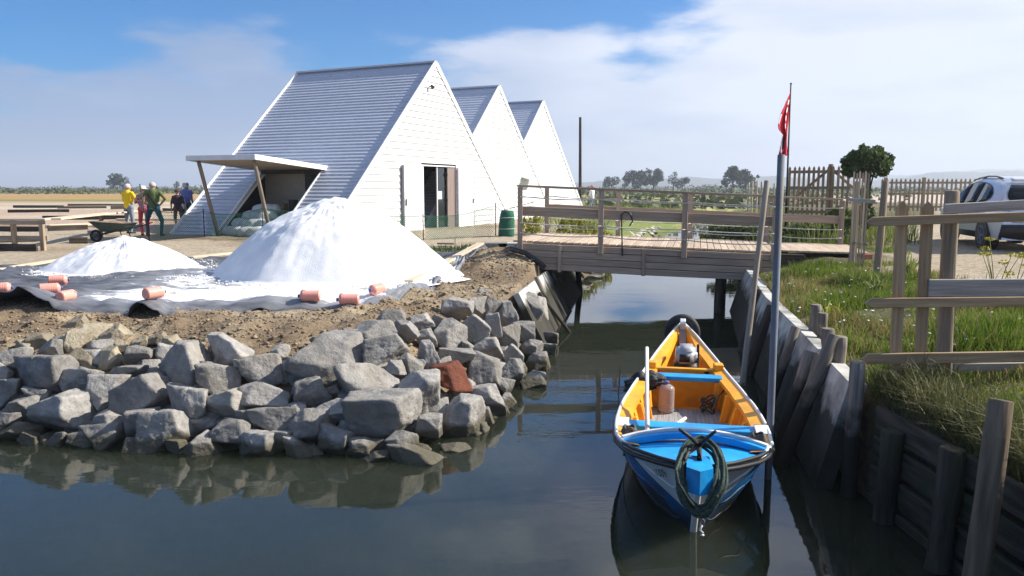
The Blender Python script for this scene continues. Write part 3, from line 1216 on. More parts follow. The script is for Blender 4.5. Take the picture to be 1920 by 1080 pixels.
def onground(px, py, z=.85, up=.03):
    P = G(px, py, z)
    P.z = gz(P.x, P.y) + up
    return P


plank('long pale plank holding down the right edge of the plastic sheet', onground(766, 538, up=.10), onground(902, 494, up=.12), .16, .045, wood_pale, 'planks round the plastic sheet')
plank('pale plank lying flat between the two salt heaps', onground(357, 489, up=.08), onground(440, 480, up=.08), .2, .04, wood_pale, 'planks round the plastic sheet')
plank('pale plank along the back left edge of the plastic sheet', onground(-30, 515, up=.05), onground(118, 491, up=.06), .16, .05, wood_pale, 'planks round the plastic sheet')
plank('short dark plank behind the tall heap beside the weeds', onground(820, 464, up=.08), onground(852, 464, up=.08), .14, .05, wood_grey, 'planks round the plastic sheet')
for (px, py, lab, L_) in ((930, 470, 'grey concrete block beside the far pink jug', .52), (952, 466, 'pale concrete block next to the bridge post', .42)):
    P = onground(px, py, 1.0, .12)
    P = Vector((P.x, 17.2, gz(P.x, 17.2) + .10))
    P.x = D(px, py, 17.2).x
    o = beam('concrete_block', P - Vector((L_ / 2, .05, 0)), P + Vector((L_ / 2, -.05, 0)), .3, .22, concrete_dark if L_ > .5 else concrete, None, c=.015)
    tag(o, lab, 'concrete block', 'concrete blocks at the bridge end')
# ================================================================== WHITE SALT HUTS
TH = R(25.1)
HU = Vector((math.sin(TH), math.cos(TH), 0))        # along the gable
HR = Vector((math.cos(TH), -math.sin(TH), 0))       # along the ridge, towards the gable face
HB = Vector((-5.88, 24.38, .85))
HW, HH, HL = 13.8, 6.36, 6.5
SLOPE = HH / (HW / 2)
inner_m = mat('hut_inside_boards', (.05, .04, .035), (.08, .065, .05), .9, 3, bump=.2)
floor_m = mat('hut_floor', (.2, .18, .15), (.28, .25, .2), .9, 3)
glass_m = mat('dark_glass', (.02, .025, .03), rough=.08, spec=.6)


def hut(label, base, L, opening=None, door=None, detail=True):
    """base: front left foot of the gable. a runs along the ridge from the back gable (0) to the front (L); t across"""
    A = base - HR * L
    h = thing('salt_hut', label, 'hut', A + HR * (L / 2) + HU * (HW / 2), 0, 'row of white salt huts')

    def P(a, t, z):
        return A + HR * a + HU * t + Vector((0, 0, z))

    def zr(t):
        return SLOPE * t if t < HW / 2 else SLOPE * (HW - t)
    # roof boards, each lapping the one below
    n_ = 52
    for side in (0, 1):
        ns = n_ if side == 0 else 18
        for i in range(ns):
            t0, t1 = HW / 2 * i / ns, HW / 2 * (i + 1) / ns
            spans = [(-.12, L + .02)]
            if side == 0 and opening:
                a0, a1, tt = opening
                if t1 <= tt:
                    spans = [(-.12, a0), (a1, L + .02)]
            for (s0, s1) in spans:
                # lower edge stands proud so that each board laps the next
                tl, tu = t0 - .012, t1 + .03
                if side == 0:
                    pl, pu = (s0, tl, SLOPE * tl), (s0, tu, SLOPE * tu)
                else:
                    pl, pu = (s0, HW - tl, SLOPE * tl), (s0, HW - tu, SLOPE * tu)
                nrm = (Vector((0, -SLOPE if side == 0 else SLOPE, 1))).normalized()
                th_lo, th_hi = .062, .026
                e = []
                for a in (s0, s1):
                    for (pp, th) in ((pl, th_lo), (pu, th_hi)):
                        e.append(P(a, pp[1], pp[2]))
                        e.append(P(a, pp[1] + nrm.y * th, pp[2] + nrm.z * th))
                # rounded nose
                for a in (s0, s1):
                    e.append(P(a, pl[1] + nrm.y * .035 - (nrm.z * .022 if side == 0 else -nrm.z * .022), pl[2] + nrm.z * .035 - .016))
                f = [[0, 4, 8 + 1, 8], [8, 9, 5, 1], [1, 5, 7, 3], [2, 3, 7, 6], [0, 2, 6, 4], [0, 8, 1, 3, 2], [4, 6, 7, 5, 9]]
                wobj('roof_board' if side == 0 else 'rear_roof_board', e, f, roof_paint, h)
    # ridge cap and verge boards
    beam('ridge_cap', P(-.16, HW / 2, HH + .08), P(L + .06, HW / 2, HH + .08), .24, .07, roof_paint, h)
    for a, nm in ((L + .035, 'verge_board'), (-.14, 'verge_board')):
        for s in (0, 1):
            t0, t1 = (-.05, HW / 2) if s == 0 else (HW + .05, HW / 2)
            beam(nm, P(a, t0, .02), P(a, t1, HH + .05), .05, .19, white_trim, h, up=(0, 0, 1))
    # gable boards
    ng = 27
    dh = HH / ng
    for i in range(ng):
        z0, z1 = i * dh, (i + 1) * dh
        tl, tr_ = z0 / SLOPE, HW - z0 / SLOPE
        tl1, tr1 = z1 / SLOPE, HW - z1 / SLOPE
        segs = [(tl, tl1, tr_, tr1)]
        if door and z0 < door[2] - .02:
            segs = [(tl, tl1, door[0], door[0]), (door[1], door[1], tr_, tr1)]
        for (q0, q0u, q1, q1u) in segs:
            e = []
            for (tt, ttu) in ((q0, q0u), (q1, q1u)):
                e += [P(L - .03, tt, z0 - .012), P(L + .038, tt, z0 - .010), P(L - .03, ttu, z1), P(L + .004, ttu, z1)]
            wobj('gable_board', e, [[1, 5, 7, 3], [0, 4, 5, 1], [2, 3, 7, 6], [0, 2, 6, 4], [0, 1, 3, 2], [4, 6, 7, 5]], white_paint, h)
    # back gable, floor
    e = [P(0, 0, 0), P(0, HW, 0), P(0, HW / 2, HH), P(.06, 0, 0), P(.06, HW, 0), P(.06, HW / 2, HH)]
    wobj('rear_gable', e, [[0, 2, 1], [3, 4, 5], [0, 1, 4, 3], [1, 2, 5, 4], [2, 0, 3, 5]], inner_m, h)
    e = [P(.1, .2, .02), P(L - .1, .2, .02), P(L - .1, HW - .2, .02), P(.1, HW - .2, .02)]
    e += [v - Vector((0, 0, .1)) for v in e]
    wobj('floor_slab', e, [[0, 1, 2, 3], [7, 6, 5, 4], [0, 4, 5, 1], [1, 5, 6, 2], [2, 6, 7, 3], [3, 7, 4, 0]], floor_m, h)
    return h, P


OP = (1.93, 4.55, 2.52)
DOOR = (5.78, 8.45, 2.47)
h1, P1 = hut('nearest and largest white gabled salt hut with open barn door and porch', HB, HL, OP, DOOR)
h2, P2 = hut('middle white gabled salt hut, second of the row of three', HB + HU * 7.4 - HR * .9, HL)
h3, P3 = hut('farthest white gabled salt hut at the right end of the row', HB + HU * 14.2 - HR * 1.5, HL)
grey_seal = mat('grey_gasket', (.25, .25, .26), rough=.7)
# door of the first hut: leaves, jambs, lamp
lf = beam('door_leaf', P1(HL + .10, 5.06, .06), P1(HL + .10, 5.06, 2.45), 1.36, .07, white_trim, h1, up=HU)
tag(lf, 'white sliding door leaf pushed open to the left')
lf.matrix_basis = wmat(h1).inverted() @ frame(P1(HL + .10, 5.06, .04), P1(HL + .10, 5.06, 2.47), HR) 
beam('edge_strip', P1(HL + .10, 4.37, .04), P1(HL + .10, 4.37, 2.47), .05, .10, grey_seal, lf, up=HR)
beam('handle', P1(HL + .17, 4.47, 1.0), P1(HL + .17, 4.47, 1.25), .03, .04, iron, lf, up=HR)
rf = newobj('door_leaf', cbox(2.43, 1.32, .07, white_trim), None, h1, frame(P1(HL + .08, 9.14, .04), P1(HL + .08, 9.14, 2.47), HR))
beam('handle', P1(HL + .14, 9.7, 1.0), P1(HL + .14, 9.7, 1.2), .03, .04, grey_seal, rf, up=HR)
beam('edge_strip', P1(HL + .1, 9.82, .04), P1(HL + .1, 9.82, 2.4), .03, .05, grey_seal, rf, up=HR)
brown_door = mat('brown_door_paint', (.20, .15, .13), (.26, .20, .18), .6, 3, WS)
bl = beam('inner_door', P1(HL - .45, 8.2, .05), P1(HL - .45, 8.2, 2.45), .62, .05, brown_door, h1, up=HR)
bl.matrix_basis = wmat(h1).inverted() @ frame(P1(HL - .05, 8.12, .04), P1(HL - .05, 8.12, 2.44), HR)
for zz_ in (2.1, 1.1, .35):
    beam('hinge', P1(HL - .01, 7.75, zz_), P1(HL - .01, 7.75, zz_ + .12), .05, .04, iron, bl, up=HR)
gd = newobj('glass_door', cbox(2.4, .62, .02, glass_m), None, h1, frame(P1(HL - .1, 7.35, .04), P1(HL - .1, 7.35, 2.44), HR))
beam('door_frame', P1(HL - .08, 7.06, .04), P1(HL - .08, 7.06, 2.44), .05, .05, white_trim, gd, up=HR)
newobj('paper_notice', cbox(.32, .34, .004, mat('pale_blue_paper', (.45, .62, .70), rough=.7)), None, gd, frame(P1(HL - .08, 7.28, 1.2), P1(HL - .08, 7.28, 1.52), HR))
beam('door_head', P1(HL - .06, 5.7, 2.5), P1(HL - .06, 8.5, 2.5), .06, .06, white_trim, h1)
beam('threshold', P1(HL + .1, 4.3, -.02), P1(HL + .1, 9.9, -.02), .3, .07, concrete, h1)
lm = MB()
lm.tube([P1(HL + .02, 6.4, 5.45), P1(HL + .14, 6.4, 5.47)], .02, 8)
lm.tube([P1(HL + .12, 6.4, 5.50), P1(HL + .20, 6.4, 5.40)], [.04, .085], 10)
lm.build('wall_lamp', iron, h1)
# small awning and post on the third hut
beam('side_awning', P3(HL + .05, 3.2, 2.35), P3(HL + 1.2, 3.2, 2.05), 1.1, .05, white_trim, h3)
beam('vent_box', P3(HL + .12, 4.4, 2.1), P3(HL + .12, 4.4, 3.0), .35, .2, mat('grey_vent', (.35, .36, .38), rough=.6), h3, up=HR)

shade_box_m = mat('doorway_shade_black', (.025, .02, .018), (.045, .036, .03), .9, 3)  # near-black box added behind the door so the opening reads as deep shade
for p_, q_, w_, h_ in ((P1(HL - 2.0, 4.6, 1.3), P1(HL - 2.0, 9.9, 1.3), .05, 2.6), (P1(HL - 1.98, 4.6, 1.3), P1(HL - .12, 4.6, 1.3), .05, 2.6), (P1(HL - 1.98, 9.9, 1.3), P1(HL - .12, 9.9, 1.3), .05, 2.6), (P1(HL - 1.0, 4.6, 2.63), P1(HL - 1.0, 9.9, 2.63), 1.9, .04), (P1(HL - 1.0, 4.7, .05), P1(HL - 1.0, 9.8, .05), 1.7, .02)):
    beam('doorway_shade_box', p_, q_, w_, h_, shade_box_m, h1)
# porch roof
zf = 2.66
c_ = [(1.75, 2.55, 2.40), (4.70, 2.62, 2.40), (4.95, -1.25, zf), (2.35, -1.5, zf)]
canopy_under = mat('porch_ceiling', (.34, .27, .2), (.45, .36, .27), .8, 3, WS)
pr = thing('porch_roof', 'flat white porch roof on two leaning poles in front of the nearest hut', 'porch', P1(3, 0, 0))
top = [P1(a, tt, z) for a, tt, z in c_]
th = Vector((0, 0, .20))
e = [v for v in top] + [v - Vector((0, 0, .05)) for v in top]
FQ = [[0, 1, 2, 3], [7, 6, 5, 4], [0, 4, 5, 1], [1, 5, 6, 2], [2, 6, 7, 3], [3, 7, 4, 0]]
wobj('roof_sheet', e, FQ, white_trim, pr)
cen = sum(top, Vector()) / 4
ins = [v + (cen - v) * .06 for v in top]
e = [v - Vector((0, 0, .056)) for v in ins] + [v - Vector((0, 0, .13)) for v in ins]
wobj('ceiling_board', e, FQ, canopy_under, pr)
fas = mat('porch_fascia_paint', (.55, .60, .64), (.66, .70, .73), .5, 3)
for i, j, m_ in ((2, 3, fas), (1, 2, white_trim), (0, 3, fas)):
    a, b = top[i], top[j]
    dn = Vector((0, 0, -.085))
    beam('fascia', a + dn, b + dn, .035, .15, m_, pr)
pole_m = mat('porch_pole_timber', (.16, .13, .10), (.30, .25, .20), .8, 3, WS, .3)
log('pole', P1(2.0, .02, 0), P1(2.62, -1.25, zf - .2), .065, .06, pole_m, pr)
log('pole', P1(4.35, -.02, 0), P1(4.72, -1.05, zf - .2), .065, .06, pole_m, pr)
beam('wall_plate', P1(1.9, 2.3, 2.2), P1(4.6, 2.3, 2.2), .1, .12, wood_dark, pr)
# rebate boards round the opening
for a in (OP[0] - .03, OP[1] + .03):
    beam('opening_trim', P1(a, -.05, -.02), P1(a, OP[2], SLOPE * OP[2] - .02), .05, .20, white_trim, h1)
# inside of the hut, seen through the opening
mural = thing('partition_wall', 'brown partition with a picture inside the open porch', 'partition', P1(3.6, 3.5, 0))
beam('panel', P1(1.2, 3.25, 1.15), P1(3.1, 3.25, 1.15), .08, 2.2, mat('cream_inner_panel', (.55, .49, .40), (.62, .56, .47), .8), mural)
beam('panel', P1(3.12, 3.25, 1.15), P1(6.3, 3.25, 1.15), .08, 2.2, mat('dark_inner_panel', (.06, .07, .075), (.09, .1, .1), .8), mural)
pic = beam('picture', P1(4.0, 3.18, 1.62), P1(4.9, 3.18, 1.62), .03, .5, white_trim, mural)
tag(pic, 'white print showing a grey landscape')
beam('print', P1(4.15, 3.155, 1.62), P1(4.7, 3.155, 1.62), .02, .28, mat('grey_print', (.18, .22, .25), (.42, .45, .46), .6, 8), pic)
beam('picture', P1(5.3, 3.18, 1.7), P1(5.75, 3.18, 1.7), .03, .6, mat('blue_print', (.3, .42, .5), (.5, .6, .65), .6, 6), mural)
tb = thing('display_table', 'dark table inside the open porch of the nearest hut', 'table', P1(3.7, 2.6, 0))
beam('table_top', P1(2.7, 2.2, .78), P1(4.9, 2.2, .78), .7, .05, wood_dark, tb)
for a, tt in ((2.8, 1.95), (4.8, 1.95), (2.8, 2.45), (4.8, 2.45)):
    beam('leg', P1(a, tt, .02), P1(a, tt, .76), .07, .07, wood_dark, tb)
for k, (a, hgt, cl) in enumerate(((2.95, .28, 'brown'), (3.4, .42, 'dark'), (4.2, .22, 'cream'))):
    o = beam('display_box', P1(a, 2.2, .81), P1(a, 2.2, .81 + hgt), .22, .25, (wood_brown, wood_dark, wood_pale)[k], None, up=HU)
    tag(o, ('low brown box at the left end of the porch table', 'tall dark box in the middle of the porch table', 'low cream box at the right end of the porch table')[k], 'box', 'boxes on the porch table')
# heap of white sacks at the porch
sack_m = mat('white_sack', (.50, .53, .53), (.66, .68, .67), .7, 10, bump=.5, bscale=18)


def sack_mesh(seed):
    rr = random.Random(seed)
    bm = bmesh.new()
    bmesh.ops.create_icosphere(bm, subdivisions=3, radius=.5)
    for v in bm.verts:
        d = v.co.copy()
        v.co.x = math.copysign(abs(d.x * 2) ** .7 / 2, d.x) * .62
        v.co.y = math.copysign(abs(d.y * 2) ** .8 / 2, d.y) * .42
        v.co.z = d.z * .36
        v.co *= 1 + .14 * mnoise.noise(d * 4 + Vector((seed, 0, 0)))
    me = bpy.data.meshes.new('sack')
    bm.to_mesh(me)
    bm.free()
    me.materials.append(sack_m)
    return smooth(me)


sm_ = [sack_mesh(i) for i in range(4)]
k = 0
for row, (cnt, z) in enumerate(((4, .15), (4, .40), (3, .65), (2, .88))):
    for i in range(cnt):
        o = newobj('salt_sack', sm_[k % 4], None, None, Matrix.Translation(P1(2.22 + .36 * i + .12 * row + rng.uniform(-.05, .05), .42 + .36 * row, z)) @ Matrix.Rotation(rng.uniform(-.6, .6), 4, 'Z') @ Matrix.Rotation(rng.uniform(-.2, .2), 4, 'Y') @ Matrix.Scale(1.15, 4))
        tag(o, 'plump white sack, %s from the left in the %s row of the porch heap' % (('first', 'second', 'third', 'fourth')[i], ('bottom', 'second', 'third', 'top')[row]), 'sack', 'white sacks heaped in the porch')
        k += 1

# ================================================================== TIMBER FOOTBRIDGE
br = thing('timber_footbridge', 'weathered timber footbridge with rope railing across the canal', 'bridge', (2.6, 17, .7))


def bz(x):                                   # the deck falls a little to the right
    return 1.455 - (x - .1) * .0405


def near(x):
    return 15.62 - x * .055


def farx(x):
    return x + .66 + .045 * x


XE = 5.25
NPL = 38
for i in range(NPL):
    x0 = .02 + i * (XE - .0) / NPL
    x = x0 + .066
    beam('deck_plank', (x, near(x) - .02, bz(x) - .02), (farx(x), 18.85, bz(farx(x)) - .02), .126, .04, wood_deck, br)
for i in range(22):
    x = farx(XE) + .12 + i * .13
    if x > 8.15:
        break
    beam('deck_plank', (x - .55, 16.2 + i * .02, bz(x) - .02), (x, 18.85, bz(x) - .02), .122, .04, wood_deck, br)
# fascia boards: four courses on the near side, split at a joint
for s, yy in ((0, 0), (1, 1)):
    for k in range(4):
        for (xa, xb) in ((.1, 2.62), (2.63, 5.22)):
            def pt(x):
                z = bz(x) - .115 - k * .137
                if s == 0:
                    return Vector((x + (.17 * k if x < .2 else 0), near(x) - .045, z))
                return Vector((farx(x), 18.92, z))
            beam('fascia_board', pt(xa), pt(xb), .05, .126, wood_rail, br)
    if s == 0:
        for x in (.95, 2.62, 4.9):
            beam('cleat', (x, near(x) - .085, bz(x) - .06), (x, near(x) - .085, bz(x) - .60), .07, .03, wood_rail, br, up=(0, 1, 0))
# bearers beneath
for yy in (15.9, 16.9, 17.9, 18.7):
    beam('bearer', (.5, yy, bz(.5) - .3), (6.0, yy, bz(6) - .3), .12, .44, wood_dark, br)
# posts, rails and ropes
NP = [.16, 1.76, 3.40, 5.15]
FP = [.84, 2.56, 4.30, 6.15, 7.95]
for x in NP:
    beam('rail_post', (x, near(x) - .11, bz(x) - .20), (x, near(x) - .11, bz(x) + 1.06), .10, .085, wood_rail, br, up=(0, 1, 0))
for x in FP:
    beam('rail_post', (x, 18.78, bz(x) - .05), (x, 18.78, bz(x) + 1.06), .10, .09, wood_rail, br, up=(0, 1, 0))
for pts, yo in ((NP, None), (FP, 18.78)):
    for (xa, xb) in zip(pts[:-1], pts[1:]):
        def q(x, z, o=0):
            return Vector((x, (near(x) - .11 if yo is None else yo) + o, bz(x) + z))
        beam('handrail', q(xa - (.06 if xa == pts[0] else 0), 1.085), q(xb - .003, 1.085), .13, .045, wood_rail, br)
        beam('mid_board', q(xa, .59, .075), q(xb - .004, .59, .075), .035, .19, wood_rail, br)
        for z, sg in ((.88, .03), (.36, .02), (.16, .04)):
            ps = [q(xa + (xb - xa) * t_, z - sg * 4 * t_ * (1 - t_), -.055) for t_ in np.linspace(0, 1, 9)]
            tube('rope', ps, .011, rope_pale, br, 6)
# piles
for p_, q_ in (((1.0, 15.75, -.9), (.72, 15.75, .95)), ((4.12, 15.45, -.9), (4.16, 15.5, .8)), ((1.7, 18.4, -.9), (1.55, 18.5, .9)), ((5.1, 18.6, -.9), (5.1, 18.6, .75))):
    log('pile', p_, q_, .075, .07, wood_dark, br)
# rope left hanging on the rail
hp = [D(1167, 480, 15.4), D(1166, 440, 15.42), D(1165, 402, 15.42), D(1172, 397, 15.42), D(1182, 400, 15.42), D(1186, 415, 15.42), D(1180, 424, 15.42)]
tag(tube('hanging_line', hp, .014, black_plastic, None, 6), 'dark line looped over the middle board of the footbridge', 'rope')

# sloping concrete panel under the bridge, left
def slab(name, label, quad, thick, m, cat='wall', group=None, parent=None, nrm=None):
    n = Vector(nrm) if nrm else (quad[1] - quad[0]).cross(quad[3] - quad[0]).normalized()
    e = list(quad) + [v - n * thick for v in quad]
    o = wobj(name, e, FQ, m, parent)
    if parent is None:
        tag(o, label, cat, group)
    return o


ab = thing('canal_lining', 'sloping concrete panels lining the left bank under the footbridge', 'canal lining', (.8, 14.5, 0))
ptsT = [V(.10, 12.25, .84), V(.42, 14.0, .84), V(.74, 15.8, .84), V(1.32, 19.2, .84)]
ptsB = [V(.72, 11.9, -.35), V(1.02, 13.75, -.35), V(1.38, 15.6, -.35), V(1.98, 19.0, -.35)]
for i in range(3):
    g_ = .012
    a, b, c2, d2 = ptsB[i], ptsB[i + 1], ptsT[i + 1], ptsT[i]
    slab('panel', None, [a + (b - a) * g_, b, c2, d2 + (c2 - d2) * g_], .10, concrete, parent=ab, nrm=(.85, -.2, .45))
for k, x in enumerate((0, 1)):
    p = ptsT[1 + k] + V(.02, 0, .05)
    q_ = ptsB[1 + k] + V(.06, 0, -.2)
    log('strut', p, q_, .04, .05, wood_stake, ab, seed=k)
log('strut', ptsT[0].lerp(ptsT[1], .75) + V(.14, 0, -.18), ptsB[0].lerp(ptsB[1], .75) + V(.06, 0, .35), .03, .03, wood_dark, ab)
tag(tube('drain_pipe', [D(957, 466, 15.3), D(985, 474, 15.2), D(1010, 492, 15.1), D(1022, 502, 15.1)], .055, black_plastic, None, 10), 'dark pipe running down beside the footbridge abutment', 'pipe')

# ================================================================== RIGHT CANAL WALL
cw = thing('canal_wall', 'leaning pale concrete wall panels along the right side of the canal', 'wall', (3.2, 9, 0))
WT = [V(2.76, 6.19, .92), V(3.25, 8.7, .92), V(3.72, 11.3, .92), V(4.25, 13.6, .92), V(4.7, 15.6, .9)]
WB = [V(2.42, 6.27, -.5), V(2.88, 8.8, -.5), V(3.30, 11.4, -.5), V(3.82, 13.7, -.5), V(4.3, 15.7, -.5)]
for i in range(4):
    a, b, c2, d2 = WB[i + 1], WB[i], WT[i], WT[i + 1]
    slab('panel', None, [a, b + (a - b) * .004, c2 + (d2 - c2) * .004, d2], .14, concrete, parent=cw, nrm=(-.95, .2, .1))
STK = [((1565, 630), (1478, 835), 7.0, .065, 'thick round stake leaning furthest over the canal wall'),
       ((1492, 614), (1432, 790), 8.4, .05, 'slim round stake leaning on the canal wall below the steel pole'),
       ((1518, 660), (1470, 815), 7.5, .06, 'short broken stake with a ragged top in the middle of the canal wall'),
       ((1533, 663), (1490, 820), 7.35, .03, 'thin grey stake tucked beside the thick leaning one'),
       ((1448, 575), (1410, 680), 10.4, .075, 'dark mossy stake below the footbridge at the far end of the canal wall'),
       ((1425, 545), (1398, 640), 12.0, .085, 'black stake at the corner where the canal wall meets the footbridge')]
for i, (a, b, dy, r, lab) in enumerate(STK):
    p = D(*a, dy)
    q_ = D(*b, dy - .15)
    q_ = p + (q_ - p) * ((p.z + .7) / (p.z - q_.z))
    tag(log('mooring_stake', q_, p, r * 1.1, r, wood_stake if i < 4 else wood_dark, None, 14, .1, seed=i), lab, 'stake', 'stakes along the right canal wall')
# stakes standing in the grass behind the wall
for i, (px, py, dy, r, h_, lab) in enumerate(((1530, 572, 8.6, .06, .42, 'stubby pale stake in the grass behind the canal wall'),
                                              (1543, 588, 8.2, .05, .35, 'dark stub beside the pale stake in the grass'),
                                              (1553, 617, 7.5, .06, .35, 'short square stake just behind the thick leaning one'),
                                              (1573, 632, 7.0, .07, .5, 'weathered stub at the near end of the canal wall'),)):
    p = D(px, py, dy)
    tag(log('grass_stake', V(p.x, p.y, min(p.z - h_, .8)), p, r, r, wood_stake, None, 10, .1, seed=i), lab, 'stake', 'stubs in the grass by the canal wall')
# timber retaining wall in the right foreground
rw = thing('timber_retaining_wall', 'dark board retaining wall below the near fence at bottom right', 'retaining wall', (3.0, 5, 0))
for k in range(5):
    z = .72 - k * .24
    beam('board', (2.98 + .02 * (k % 2), 2.0, z), (2.92 - .01 * k, 6.0, z - .03), .05, .19, wood_shaded, rw)
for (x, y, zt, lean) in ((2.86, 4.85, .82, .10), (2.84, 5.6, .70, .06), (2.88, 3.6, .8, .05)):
    log('post', V(x - lean, y, -.7), V(x, y, zt), .085, .08, wood_shaded, rw, 14, .1, seed=int(y * 9))
for (x, y) in ((2.62, 5.95),):
    pass
P = D(1878, 752, 4.3)
tag(log('mooring_post', P + (D(1830, 1080, 4.15) - P) * 1.7, P, .072, .066, dark_post, None, 18, .05, seed=3), 'stout round post leaning in the bottom right corner of the picture', 'post')
P = D(1608, 680, 6.1)
tag(log('mooring_post', V(P.x - .02, P.y, -.6), P, .062, .058, wood_stake, None, 14, .08, seed=4), 'split round post at the left end of the near fence', 'post')

# ================================================================== POLES
P, Q = G(1440, 897, 0), D(1465, 290, 6.46)
Q.x = P.x + (Q.x - P.x) * 1.0
sp = tube('steel_pole', [P - (Q - P) * .2, P, Q], .030, steel_grey, None, 12)
tag(sp, 'tall grey steel mooring pole standing beside the boat', 'pole')
P, Q = G(1392, 722, 0), D(1438, 340, 10.2)
tag(log('wooden_pole', P - (Q - P) * .2, Q, .042, .034, wood_grey, None, 10, .05), 'leaning wooden mooring pole in front of the footbridge', 'pole')
P, Q = D(1088, 392, 50), D(1088, 220, 50)
tag(log('tall_mast', P - V(0, 0, .5), Q, .11, .08, wood_dark, None, 8, .05), 'slender dark mast rising beyond the huts', 'mast')
# ================================================================== NEAR FENCE (right)
FY = 6.2
nf = thing('timber_fence', 'rustic timber fence of rails and pickets on the near right bank', 'fence', (3.6, FY, .9))


def hb(name, a, b, w, hpx, m, dy=0.0, point=True):
    """a rail from photo point a to b at the fence line, with a pointed left end"""
    p, q = D(*a, FY + dy), D(*b, FY + dy)
    q = p + (q - p) * 1.9
    hh = hpx * FY / FPX
    L = (q - p).length
    M = frame(p, q)
    y, z = w / 2, hh / 2
    tip = .05 if point else 0.0
    prof = [(-L / 2, 0), (-L / 2 + tip, z), (L / 2, z), (L / 2, -z), (-L / 2 + tip, -z)] if point else [(-L / 2, z), (L / 2, z), (L / 2, -z), (-L / 2, -z)]
    n_ = len(prof)
    vs_ = [(x, s * y, zz) for s in (-1, 1) for x, zz in prof]
    fs = [list(range(n_)), list(range(n_, 2 * n_))[::-1]] + [[i, i + n_, (i + 1) % n_ + n_, (i + 1) % n_] for i in range(n_)]
    me = mesh_of(name, vs_, fs, m)
    bm = bmesh.new()
    bm.from_mesh(me)
    bmesh.ops.recalc_face_normals(bm, faces=bm.faces)
    bmesh.ops.bevel(bm, geom=list(bm.edges), offset=.004, segments=1, affect='EDGES')
    bm.to_mesh(me)
    bm.free()
    return newobj(name, me, None, nf, M)


hb('rail', (1624, 416), (1920, 406), .032, 17.5, wood_brown, -.02)
hb('rail', (1621, 568), (1920, 565), .032, 18, wood_brown, -.02)
hb('rail', (1615, 673), (1920, 668), .032, 20, wood_brown, -.02)
hb('plank', (1770, 392), (1920, 384), .03, 19, wood_silver, .06, False)
hb('plank', (1740, 540), (1920, 539), .03, 33, wood_silver, .03, False)
hb('plank', (1690, 690), (1920, 687), .03, 15, wood_silver, .12, False)


def picket(parent, name, p, q, w, th, m, facing, tip=.06):
    """upright board from p (foot) to q (top) with a pointed head"""
    p, q = Vector(p), Vector(q)
    L = (q - p).length
    M = frame(p, q, Vector(facing))           # local x up the picket, z = facing
    prof = [(-L / 2, -w / 2), (L / 2 - tip, -w / 2), (L / 2, 0), (L / 2 - tip, w / 2), (-L / 2, w / 2)]
    key = ('pk', round(L, 3), w, th, m.name, tip)
    if key not in _cb:
        vs_ = [(x, y, s * th / 2) for s in (-1, 1) for x, y in prof]
        fs = [[0, 1, 2, 3, 4][::-1], [5, 6, 7, 8, 9]] + [[i, (i + 1) % 5, (i + 1) % 5 + 5, i + 5] for i in range(5)]
        _cb[key] = mesh_of(name, vs_, fs, m)
    return newobj(name, _cb[key], None, parent, M)


picket(nf, 'picket', D(1676, 742, FY + .03), D(1692, 377, FY + .03), .088, .03, wood_brown, (0, -1, 0), .05)
picket(nf, 'picket', D(1722, 735, FY + .05), D(1740, 378, FY + .05), .088, .03, wood_brown, (0, -1, 0), .05)
log('post', D(1768, 712, FY + .13), D(1785, 359, FY + .13), .066, .056, wood_post, nf, 14, .05)
log('post', D(1985, 712, FY + .33), D(2005, 355, FY + .33), .066, .058, wood_post, nf, 14, .05)

# ================================================================== GATE OF STAKES, POSTS
log_post = tag(log('gate_post', V(6.58, 15.0, .6), V(6.62, 15.0, D(1592, 341, 15).z), .062, .058, wood_grey, None, 12), 'round gate post at the right end of the footbridge', 'post')
P = G(1643, 512, 1.1)
tag(log('gate_post', V(P.x, P.y, .7), V(P.x + .06, P.y, D(1643, 340, P.y).z), .062, .055, wood_post, None, 12), 'free-standing round post right of the stake gate', 'post')
gt = thing('stake_gate', 'narrow gate of tall pale stakes at the end of the footbridge', 'gate', (6.8, 14.6, 1.1))
for i in range(6):
    px = 1599 + i * 4.6
    yy = 14.75 - i * .12
    a, b = D(px - 4 + i * .2, 484, yy), D(px + 3 + i * .9, 320 + (i % 2) * 3, yy)
    picket(gt, 'stake', V(a.x, yy, 1.08), b, .034, .022, wood_pale if i % 2 == 0 else wood_post, (-.4, -1, 0), .03)
beam('gate_rail', D(1590, 374, 14.65), D(1640, 378, 13.0), .035, .06, wood_silver, gt)
beam('gate_rail', D(1598, 455, 14.8), D(1626, 458, 14.1), .03, .05, wood_grey, gt)
tube('tie', [D(1611, 368, 14.35), D(1609, 374, 14.3), D(1611, 381, 14.35), D(1614, 374, 14.4)], .012, mat('blue_green_cord', (.03, .22, .25), rough=.8), gt, 6, True)
tag(beam('clay_block', D(1626, 479, 14.2) - V(.08, 0, .02), D(1626, 479, 14.2) + V(.08, 0, -.02), .12, .10, mat('terracotta', (.33, .13, .07), (.42, .19, .11), .9, 8)), 'small terracotta block at the foot of the stake gate', 'brick')


